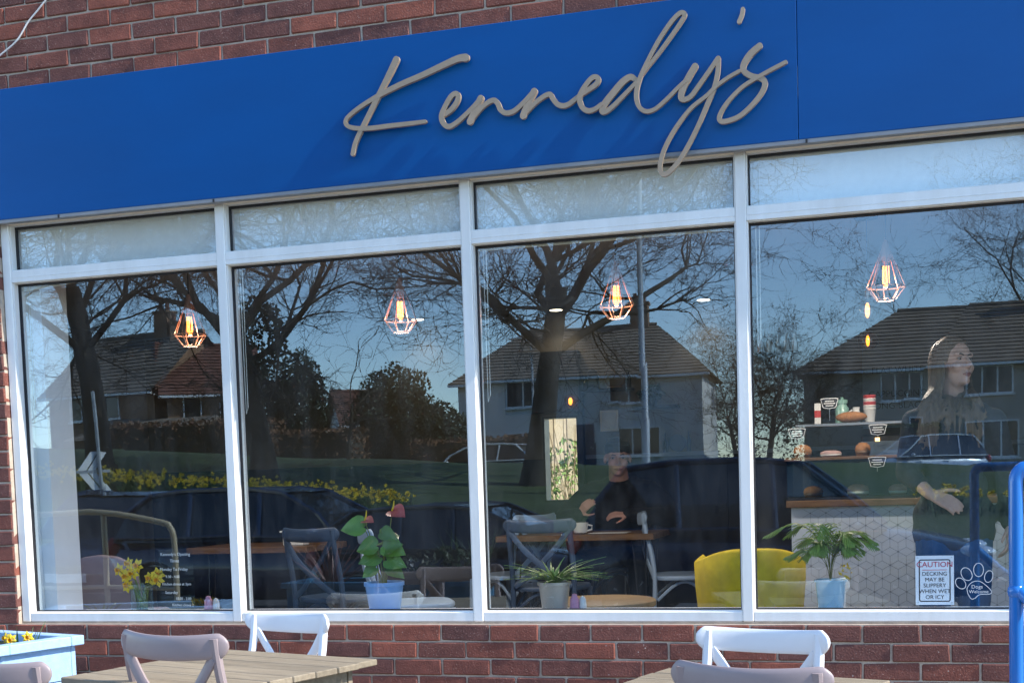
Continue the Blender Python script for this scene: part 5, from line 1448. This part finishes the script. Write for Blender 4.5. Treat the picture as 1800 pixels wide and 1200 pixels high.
# ---- houses
def roof_courses(mb, a, b, c, d, n, th=.05):
    """overlapping tile courses from eave edge a-b up to ridge edge d-c"""
    a,b,c,d = map(Vector,(a,b,c,d)); up_ = (b-a).cross(d-a).normalized()
    if up_.z < 0: up_ = -up_
    for i in range(n):
        f0, f1 = i/n, (i+1.12)/n
        p0,p1 = a.lerp(d,f0), b.lerp(c,f0); q0,q1 = a.lerp(d,min(1,f1)), b.lerp(c,min(1,f1))
        mb.add([p0+up_*th, p1+up_*th, q1+up_*.004, q0+up_*.004, p0, p1], [(0,1,2,3),(4,5,1,0)])
def house(label, x, y, rot, w, d, z0, eave, ridge, wall_m, roof_m, wins, hip=0.0, chim=(), door=None, group='houses across the street'):
    t = thing('house', label, 'house', (x,y,z0), rot, group)
    E_, RZ = eave-z0, ridge-z0
    W = MB(); W.bx(-w/2,w/2,-d/2,d/2,-1.5,E_)
    if hip == 0: W.prism([(-d/2,E_),(d/2,E_),(0,RZ)], -w/2, w/2, mtx=Matrix.Rotation(PI/2,4,'Z'))
    W.build('wall', wall_m, t)
    ov = .35; ez = E_-.12; hx = w/2+ov-(hip if hip else 0)
    rf = MB()
    roof_courses(rf, (-w/2-ov,d/2+ov,ez),(w/2+ov,d/2+ov,ez),(hx,0,RZ+.06),(-hx,0,RZ+.06),16)
    roof_courses(rf, (w/2+ov,-d/2-ov,ez),(-w/2-ov,-d/2-ov,ez),(-hx,0,RZ+.06),(hx,0,RZ+.06),16)
    if hip:
        roof_courses(rf, (w/2+ov,d/2+ov,ez),(w/2+ov,-d/2-ov,ez),(hx,0,RZ+.06),(hx,0,RZ+.06),16)
        roof_courses(rf, (-w/2-ov,-d/2-ov,ez),(-w/2-ov,d/2+ov,ez),(-hx,0,RZ+.06),(-hx,0,RZ+.06),16)
    ro = rf.build('roof', roof_m, t); stuff(ro)
    MB().sweep([(-hx,0,RZ+.08),(hx,0,RZ+.08)], .11, n=8).build('ridge_tiles', roof_m, t)
    for cx, cy in chim:
        c = MB().bx(cx-.4,cx+.4,cy-.3,cy+.3,RZ-.9,RZ+1.0); c.bx(cx-.46,cx+.46,cy-.36,cy+.36,RZ+1.0005,RZ+1.12); co = c.build('chimney', 'house_brick', t)
        for s in (-.2,.2): MB().lathe([(.11,0),(.09,.4),(.11,.42)],10,(cx+s,cy,RZ+1.121)).build('chimney_pot','roof_red',co)
    MB().bx(-w/2-ov,w/2+ov,d/2+ov-.02,d/2+ov+.08,ez-.12,ez-.02).build('gutter','upvc',t)
    for (wx, wz, ww, wh, face) in wins:
        f = MB()
        if face == 'f': mt_ = Matrix.Translation((wx, d/2, wz))
        elif face == 'r': mt_ = Matrix.Translation((w/2, wx, wz)) @ Matrix.Rotation(-PI/2,4,'Z')
        else: mt_ = Matrix.Translation((-w/2, wx, wz)) @ Matrix.Rotation(PI/2,4,'Z')
        k = .06
        f.bx(-ww/2,ww/2,.002,.06,-wh/2,-wh/2+k,mt_); f.bx(-ww/2,ww/2,.002,.06,wh/2-k,wh/2,mt_)
        nb = max(1, round(ww/.65))
        for i in range(nb+1):
            xx = -ww/2+(ww-k)*i/nb; f.bx(xx,xx+k,.0025,.058,-wh/2+k,wh/2-k,mt_)
        f.bx(-ww/2-.06,ww/2+.06,.002,.12,-wh/2-.07,-wh/2-.001,mt_)
        fo = f.build('window','upvc',t)
        MB().bx(-ww/2+k,ww/2-k,.003,.02,-wh/2+k,wh/2-k,mt_).build('glazing','house_glass',fo)
    if door:
        o = MB().bx(door-.45,door+.45,d/2+.002,d/2+.06,.0,2.05).build('door','slate_blue',t); MB().bx(door+.3,door+.36,d/2+.061,d/2+.1,1.0,1.1).build('handle','steel',o)
    return t
# the fronts face the cafe (+y)
house('cream rendered house with a brown hipped roof mirrored in the right hand bay', 5.4,-53,0, 17.6,8.4,.9,5.45,7.9,'render_cream','roof_brown',
      [(-5.0,3.75,1.7,1.15,'f'),(-1.7,3.75,1.7,1.15,'f'),(3.2,3.75,1.7,1.15,'f'),(-4.4,1.5,.55,1.9,'f'),(-5.3,1.5,.9,1.3,'f'),(-1.6,1.45,1.9,1.4,'f'),(3.2,1.45,1.9,1.4,'f')], hip=4.0, chim=((.6,.6),(6.5,0)), door=.9)
house('white rendered semi with a brown hipped roof and chimney mirrored in the third bay', -13.2,-54,R(-3), 10.6,8.0,1.5,5.75,8.0,'render_white','roof_brown',
      [(-2.4,3.5,1.5,1.1,'f'),(2.2,3.5,1.5,1.1,'f'),(-2.4,1.3,1.6,1.2,'f'),(2.6,1.3,1.8,1.2,'f'),(-1.5,3.2,1.0,1.1,'r')], hip=2.6, chim=((2.3,0),), door=.3)
house('brick house with a dark tiled gable mirrored at the left behind the oak', -34.0,-50,R(12), 6.4,6.0,1.9,5.9,8.6,'house_brick','roof_brown',
      [(-1.5,3.3,.8,1.1,'f'),(.8,3.3,.9,1.1,'f'),(-.5,1.2,1.6,1.2,'f')], hip=0, chim=((1.4,0),))
house('sunlit yellow brick house with a red brown roof mirrored in the left bay', -30.7,-50,R(-30), 3.9,6.0,1.9,5.75,8.0,'house_brick','roof_red',
      [(-.9,3.1,.8,1.1,'f'),(.9,2.95,1.2,1.1,'f'),(-.6,1.0,1.4,1.2,'f')], hip=0, chim=((-1.2,0),))
house('small house with a red tiled roof mirrored in the second bay', -27.0,-60,R(-35), 3.2,4.0,2.0,4.6,6.35,'render_white','roof_red',
      [(-.6,1.9,.8,.9,'f'),(.7,1.9,.8,.9,'f')], hip=0)
lt = thing('lean_to', 'low grey lean-to roofed porch mirrored in front of the brick houses', 'porch', (-31.0,-44.6,1.6), R(5))
MB().bx(-2.6,2.6,-1.5,1.5,-.3,2.1).build('wall','house_brick',lt); MB().prism([(-1.75,2.0),(1.75,2.0),(-1.75,3.0)],-2.8,2.8,mtx=Matrix.Rotation(PI/2,4,'Z')).build('roof','roof_brown',lt)

# ---- lamp posts, chevron sign, rail, planter
lp = thing('street_lamp', 'tall grey street lamp column mirrored in the third bay', 'street lamp', (-5.36,-24,gz(-5.36,-24)))
MB().lathe([(.10,-.2),(.10,1.6),(.075,1.65),(.062,5.0),(.05,9.6)],14).build('column','galv',lp,smooth=True)
MB().sweep(spline([(0,0,9.5),(.1,.1,10.1),(.5,.6,10.4),(1.0,1.2,10.45)],5),.035,n=8).build('arm','galv',lp,smooth=True); MB().ell((1.2,1.4,10.43),(.2,.34,.08),14,8).build('lantern','galv',lp,smooth='all')
lp = thing('street_lamp', 'thin curved street lamp mirrored in front of the white house', 'street lamp', (-12.55,-41,gz(-12.55,-41)))
MB().lathe([(.07,-.2),(.07,1.2),(.05,1.25),(.04,4.6)],10).build('column','galv',lp,smooth=True); MB().sweep(spline([(0,0,4.55),(-.05,.05,4.85),(-.35,.2,5.05),(-.7,.4,5.0)],4),.03,n=6).build('arm','galv',lp)
cv = thing('chevron_sign', 'white chevron road sign on a leaning grey pole mirrored in the left bay', 'road sign', (-12.30,-13.2,0), R(-45)); cv.scale = (.87,1,1)
MB().sweep([(.10,0,-.1),(.0,0,1.5),(-.10,0,3.02)],.035,n=10).build('pole','galv',cv,smooth=True)
off = .30
def plate(poly,nm): 
    o = MB().prism([(x+12.30,z) for x,z in poly],-.055,-.045).build(nm,'chevron_w',cv); return o
plate([(-12.47,2.05),(-12.335,2.045),(-12.56,1.735),(-12.72,1.735)],'upper_blade'); plate([(-12.31,2.045),(-12.18,2.03),(-12.39,1.735),(-12.535,1.735)],'upper_blade')
plate([(-12.72,1.725),(-12.56,1.725),(-12.27,1.385),(-12.42,1.385)],'lower_blade'); plate([(-12.535,1.725),(-12.39,1.725),(-12.12,1.385),(-12.245,1.385)],'lower_blade')
MB().bx(-.44,.18,-.044,-.0355,1.70,1.745).build('backing_strip','galv',cv)
rl = thing('handrail', 'beige tubular handrail with a bent end mirrored low in the left bay', 'handrail', (-5.9,-3.5,0), 0)
MB().sweep(spline([(-3.2,0,1.20),(-.55,0,1.235),(0,0,1.24),(.50,0,1.16),(.575,0,1.12),(.605,0,1.04),(.61,0,.80),(.61,0,0)],5),.0235,n=12,up=(0,1,0)).build('top_rail','rail_beige',rl,smooth=True)
MB().sweep([(0,0,0),(0,0,1.22)],.022,n=12).build('post','rail_beige',rl,smooth=True); MB().sweep([(-2.0,0,0),(-2.0,0,1.2)],.022,n=12).build('post','rail_beige',rl,smooth=True)
MB().sweep([(-3.2,0,.60),(0,0,.665),(.6,0,.64)],.017,n=10,up=(0,1,0)).build('mid_rail','rail_beige',rl,smooth=True)
p2 = thing('planter_box', 'teal planter box with purple strap leaved plants mirrored in the second bay', 'planter', (-3.42,-3.25,0), R(2), 'planter boxes on the decking')
planter(p2, 1.45, .40, .70, 'planter_dark')
cd = thing('cordyline', 'purple strap leaved cordyline in the teal planter', 'plant', (-3.88,-3.25,.62)); mb = MB()
for i in range(26):
    a = rng.uniform(0,6.3); l = rng.uniform(.12,.34); blade(mb,(0,0,0),(math.cos(a)*l,math.sin(a)*l*.6,rng.uniform(.25,.45)),.014,(math.cos(a)*.08,0,-.04),5)
mb.build('leaves','purple_leaf',cd)
t = thing('leafy_plant','green and white flowering plants at the right end of the teal planter','plant',(-3.05,-3.25,.66)); mb = MB(); leaf_cloud(mb,(0,0,.12),(.38,.14,.16),420,.03,71); mb.build('foliage','leaf_dk',t)
mb = MB()
for i in range(60): blade(mb,(rng.uniform(.0,.38),rng.uniform(-.1,.1),.0),(rng.uniform(.0,.45),rng.uniform(-.15,.1),rng.uniform(.2,.42)),.006,(rng.uniform(-.05,.05),0,0),3)
mb.build('grass_blades','blade',t)
mb = MB(); leaf_cloud(mb,(-.15,.05,.16),(.16,.08,.06),24,.018,72); mb.build('white_blooms','paper',t)

# ---- daffodils on the bank
def drift(label, x0, x1, y0, y1, n, seed, dens=1.0):
    rr = random.Random(seed); P = MB(); B_ = MB()
    for i in range(n):
        x = rr.uniform(x0,x1); y = y0+(y1-y0)*(x-x0)/(x1-x0)+rr.gauss(0,.45); z = gz(x,y)
        for k in range(4):
            a = rr.uniform(0,6.3); blade(B_,(x,y,z),(x+math.cos(a)*.1,y+math.sin(a)*.1,z+rr.uniform(.22,.36)),.011,(math.cos(a)*.06,math.sin(a)*.06,-.03),2)
        if rr.random() < .8:
            h = rr.uniform(.30,.44); d = Vector((rr.uniform(-.5,.9),rr.uniform(-.2,1),.15)).normalized(); u = d.orthogonal().normalized(); w = d.cross(u); c = Vector((x,y,z+h)); s = .052
            P.add([c+(u*math.cos(a_)+w*math.sin(a_))*s*(1 if k%2 else .5) for k,a_ in enumerate([2*PI*j/12 for j in range(12)])], [tuple(range(12))])
            P.add([c+(u*math.cos(a_)+w*math.sin(a_))*s*.35+d*q for q in (0,.045) for a_ in [2*PI*j/6 for j in range(6)]], [(j,(j+1)%6,6+(j+1)%6,6+j) for j in range(6)])
    t = thing('daffodil_drift', label, 'daffodils', ((x0+x1)/2,(y0+y1)/2,0), 0, 'drifts of daffodils on the bank')
    o = P.build('blooms','daff',t); o.matrix_parent_inverse = Matrix.Translation((-(x0+x1)/2,-(y0+y1)/2,0)); stuff(o)
    o = B_.build('leaf_blades','blade',t); o.matrix_parent_inverse = Matrix.Translation((-(x0+x1)/2,-(y0+y1)/2,0)); stuff(o)
drift('long dense drift of yellow daffodils mirrored in the left bay', -20.8,-14.0,-22,-21.5,620,1)
drift('drift of yellow daffodils mirrored in the second bay', -13.9,-9.6,-21.5,-20,330,2)
drift('small patch of daffodils mirrored below the silver car', .4,3.2,-20,-20,120,3)

# ---- cars
def car(label, x, y, rot, paint, z=None, L_=4.1, hgt=1.48, zs=1.0, group='cars on the street'):
    t = thing('car', label, 'car', (x,y,(-.10 if z is None else z)), rot, group)
    H = hgt; h = L_/2
    # lower body: stations (x, bottom, top, half width)
    st = [(-h,.42,.70,.62),(-h+.06,.30,.90,.74),(-h+.25,.22,.98,.83),(-h+.9,.20,1.0,.88),(-.4,.19,.98,.89),(.5,.19,.95,.89),(h-1.15,.20,.93,.88),(h-.7,.21,.87,.86),(h-.3,.24,.78,.80),(h-.08,.30,.68,.70),(h,.40,.58,.58)]
    vs = []; fs = []; n = 12
    for sx, zb, zt, w in st:
        for k in range(n):
            a = 2*PI*(k+.5)/n; c, s = math.cos(a), math.sin(a)
            c = math.copysign(abs(c)**.45, c); s = math.copysign(abs(s)**.55, s)
            zz = (zb+zt)/2+s*(zt-zb)/2
            vs.append((sx, c*w*(1-.05*max(0,s)), zz))
    for i in range(len(st)-1):
        for k in range(n): fs.append((i*n+k, i*n+(k+1)%n, (i+1)*n+(k+1)%n, (i+1)*n+k))
    fs.append(tuple(range(n))); fs.append(tuple(reversed([(len(st)-1)*n+k for k in range(n)])))
    MB().add(vs, fs).build('body', paint, t, smooth='all', fix=True)
    # greenhouse
    prof = [(-h+.20,.96),(-h+.36,1.22),(-h+.62,H-.05),(-h+1.1,H),(-.1,H),(.28,H-.05),(.75,1.18),(h-1.02,.90)]
    belt = [.80,.77,.66,.62,.62,.64,.72,.80]
    base = [(-h+.20,.90),(h-1.02,.86)]
    G = MB(); vs = []; fs = []
    for s in (-1,1):
        for (px,pz), w in zip(prof, belt): vs.append((px, s*w, pz))
    m_ = len(prof)
    for i in range(m_-1): fs.append((i, i+1, m_+i+1, m_+i))
    # sides, fanned to a low belt line
    for s, o_ in ((-1,0),(1,m_)):
        b0 = len(vs)
        for px,pz in prof: vs.append((px, s*.835, .90))
        for i in range(m_-1): fs.append((o_+i, b0+i, b0+i+1, o_+i+1) if s < 0 else (o_+i, o_+i+1, b0+i+1, b0+i))
    G.add(vs, fs); G.build('window_glass','car_glass',t,fix=True)
    rp = MB()
    for s in (-1,1):
        for idx in ((1,2,3),(3,4,5),(5,6,7)):
            rp.sweep([(prof[i][0], s*(belt[i]+.012), prof[i][1]+.01) for i in idx], .028, .03, n=6)
        for px, pz, w in ((-h+1.15,H-.01,.63),(.0,H-.02,.63)): rp.sweep([(px,s*(w+.01),pz),(px+.05,s*.845,.93)], .03, .015, n=6)
        rp.sweep([(-h+.22,s*.845,.955),(-.4,s*.86,.955),(h-1.0,s*.84,.92)], .012, .02, n=6)
    rp.build('pillars', paint, t)
    MB().add([(px, s*(w-.01), pz+.02) for s in (-1,1) for (px,pz),w in zip(prof[2:6],belt[2:6])], [(i,i+1,5+i,4+i) for i in range(3)]).build('roof_panel', paint, t)
    for wx in (-h+.72, h-.78):
        for s in (-1,1):
            Wt = Matrix.Translation((wx, s*.80, .31)) @ Matrix.Rotation(PI/2*s, 4, 'X')
            a = MB(); a.lathe([(.20,-.10),(.29,-.10),(.31,-.07),(.31,.07),(.29,.10),(.20,.10)], 22, mtx=Wt); ty_ = a.build('wheel','tyre',t,smooth=True)
            r_ = MB(); r_.lathe([(.205,-.06),(.20,-.095),(.185,-.085),(.18,-.03),(.03,-.045),(.002,-.045)], 20, mtx=Wt)
            for k in range(7):
                q = 2*PI*k/7; r_.sweep([Wt@Vector((math.cos(q)*.03,math.sin(q)*.03,-.075)), Wt@Vector((math.cos(q)*.19,math.sin(q)*.19,-.09))], .017, n=5)
            r_.build('rim','steel',ty_)
            a = MB(); a.sweep([(wx+.35*math.cos(q), s*.885, .31+.35*math.sin(q)) for q in [PI*k/12 for k in range(13)]], .02, n=5); a.build('wheel_arch','tyre',t)
    for s in (-1,1):
        MB().ell((h-.22,s*.62,.68),(.20,.14,.075),12,8).build('headlight','lamp_clear',t,smooth='all')
        MB().ell((-h+.12,s*.70,.84),(.09,.10,.13),12,8).build('taillight','lamp_red',t,smooth='all')
        MB().ell((.78,s*.95,.98),(.07,.09,.065),10,8).build('wing_mirror',paint,t,smooth='all')
        for dx in (-.55,.45): MB().bx(dx-.1,dx+.1,s*.885-.012,s*.885+.012,.80,.825).build('door_handle',paint,t)
    MB().bx(h-.005,h+.012,-.26,.26,.40,.51).build('number_plate','chevron_w',t); MB().bx(-h-.012,-h+.005,-.26,.26,.55,.66).build('number_plate','daff',t)
    MB().sweep([(h-.06,-.5,.56),(h+.005,0,.56),(h-.06,.5,.56)],.02,.05,n=6).build('grille','black_metal',t)
    if zs != 1.0: t.scale = (1,1,zs)
    return t
car('navy hatchback parked at the kerb, mirrored in the left two bays', -6.98,-8.9,0,'car_navy')
car('low black car parked behind the navy hatchback, mirrored in the middle bays', -3.95,-11.0,0,'car_dark',zs=.83,L_=3.9) if False else car('low black car mirrored in the middle bays, reflecting branches', -4.55,-8.6,0,'car_dark',zs=.83,L_=3.5)
car('bright blue hatchback parked near the handrail, mirrored in the right hand bay', -1.12,-8.1,0,'car_blue',L_=4.15,hgt=1.60)
car('dark blue car with lit chrome mirrored at the far left edge behind the beige rail', -10.2,-10.6,R(80),'car_navy')
car('white hatchback on the upper road mirrored in the left bay', -23.6,-38,0,'car_white',z=gz(-23.6,-38)+.25,hgt=1.5)
car('white car on the upper road mirrored in front of the low hedge', -12.4,-33.8,R(180),'car_white',z=1.0)
car('silver estate car on the upper road mirrored beside the round hedge', .9,-40,R(150),'car_silver',z=.75,L_=4.5,hgt=1.62)
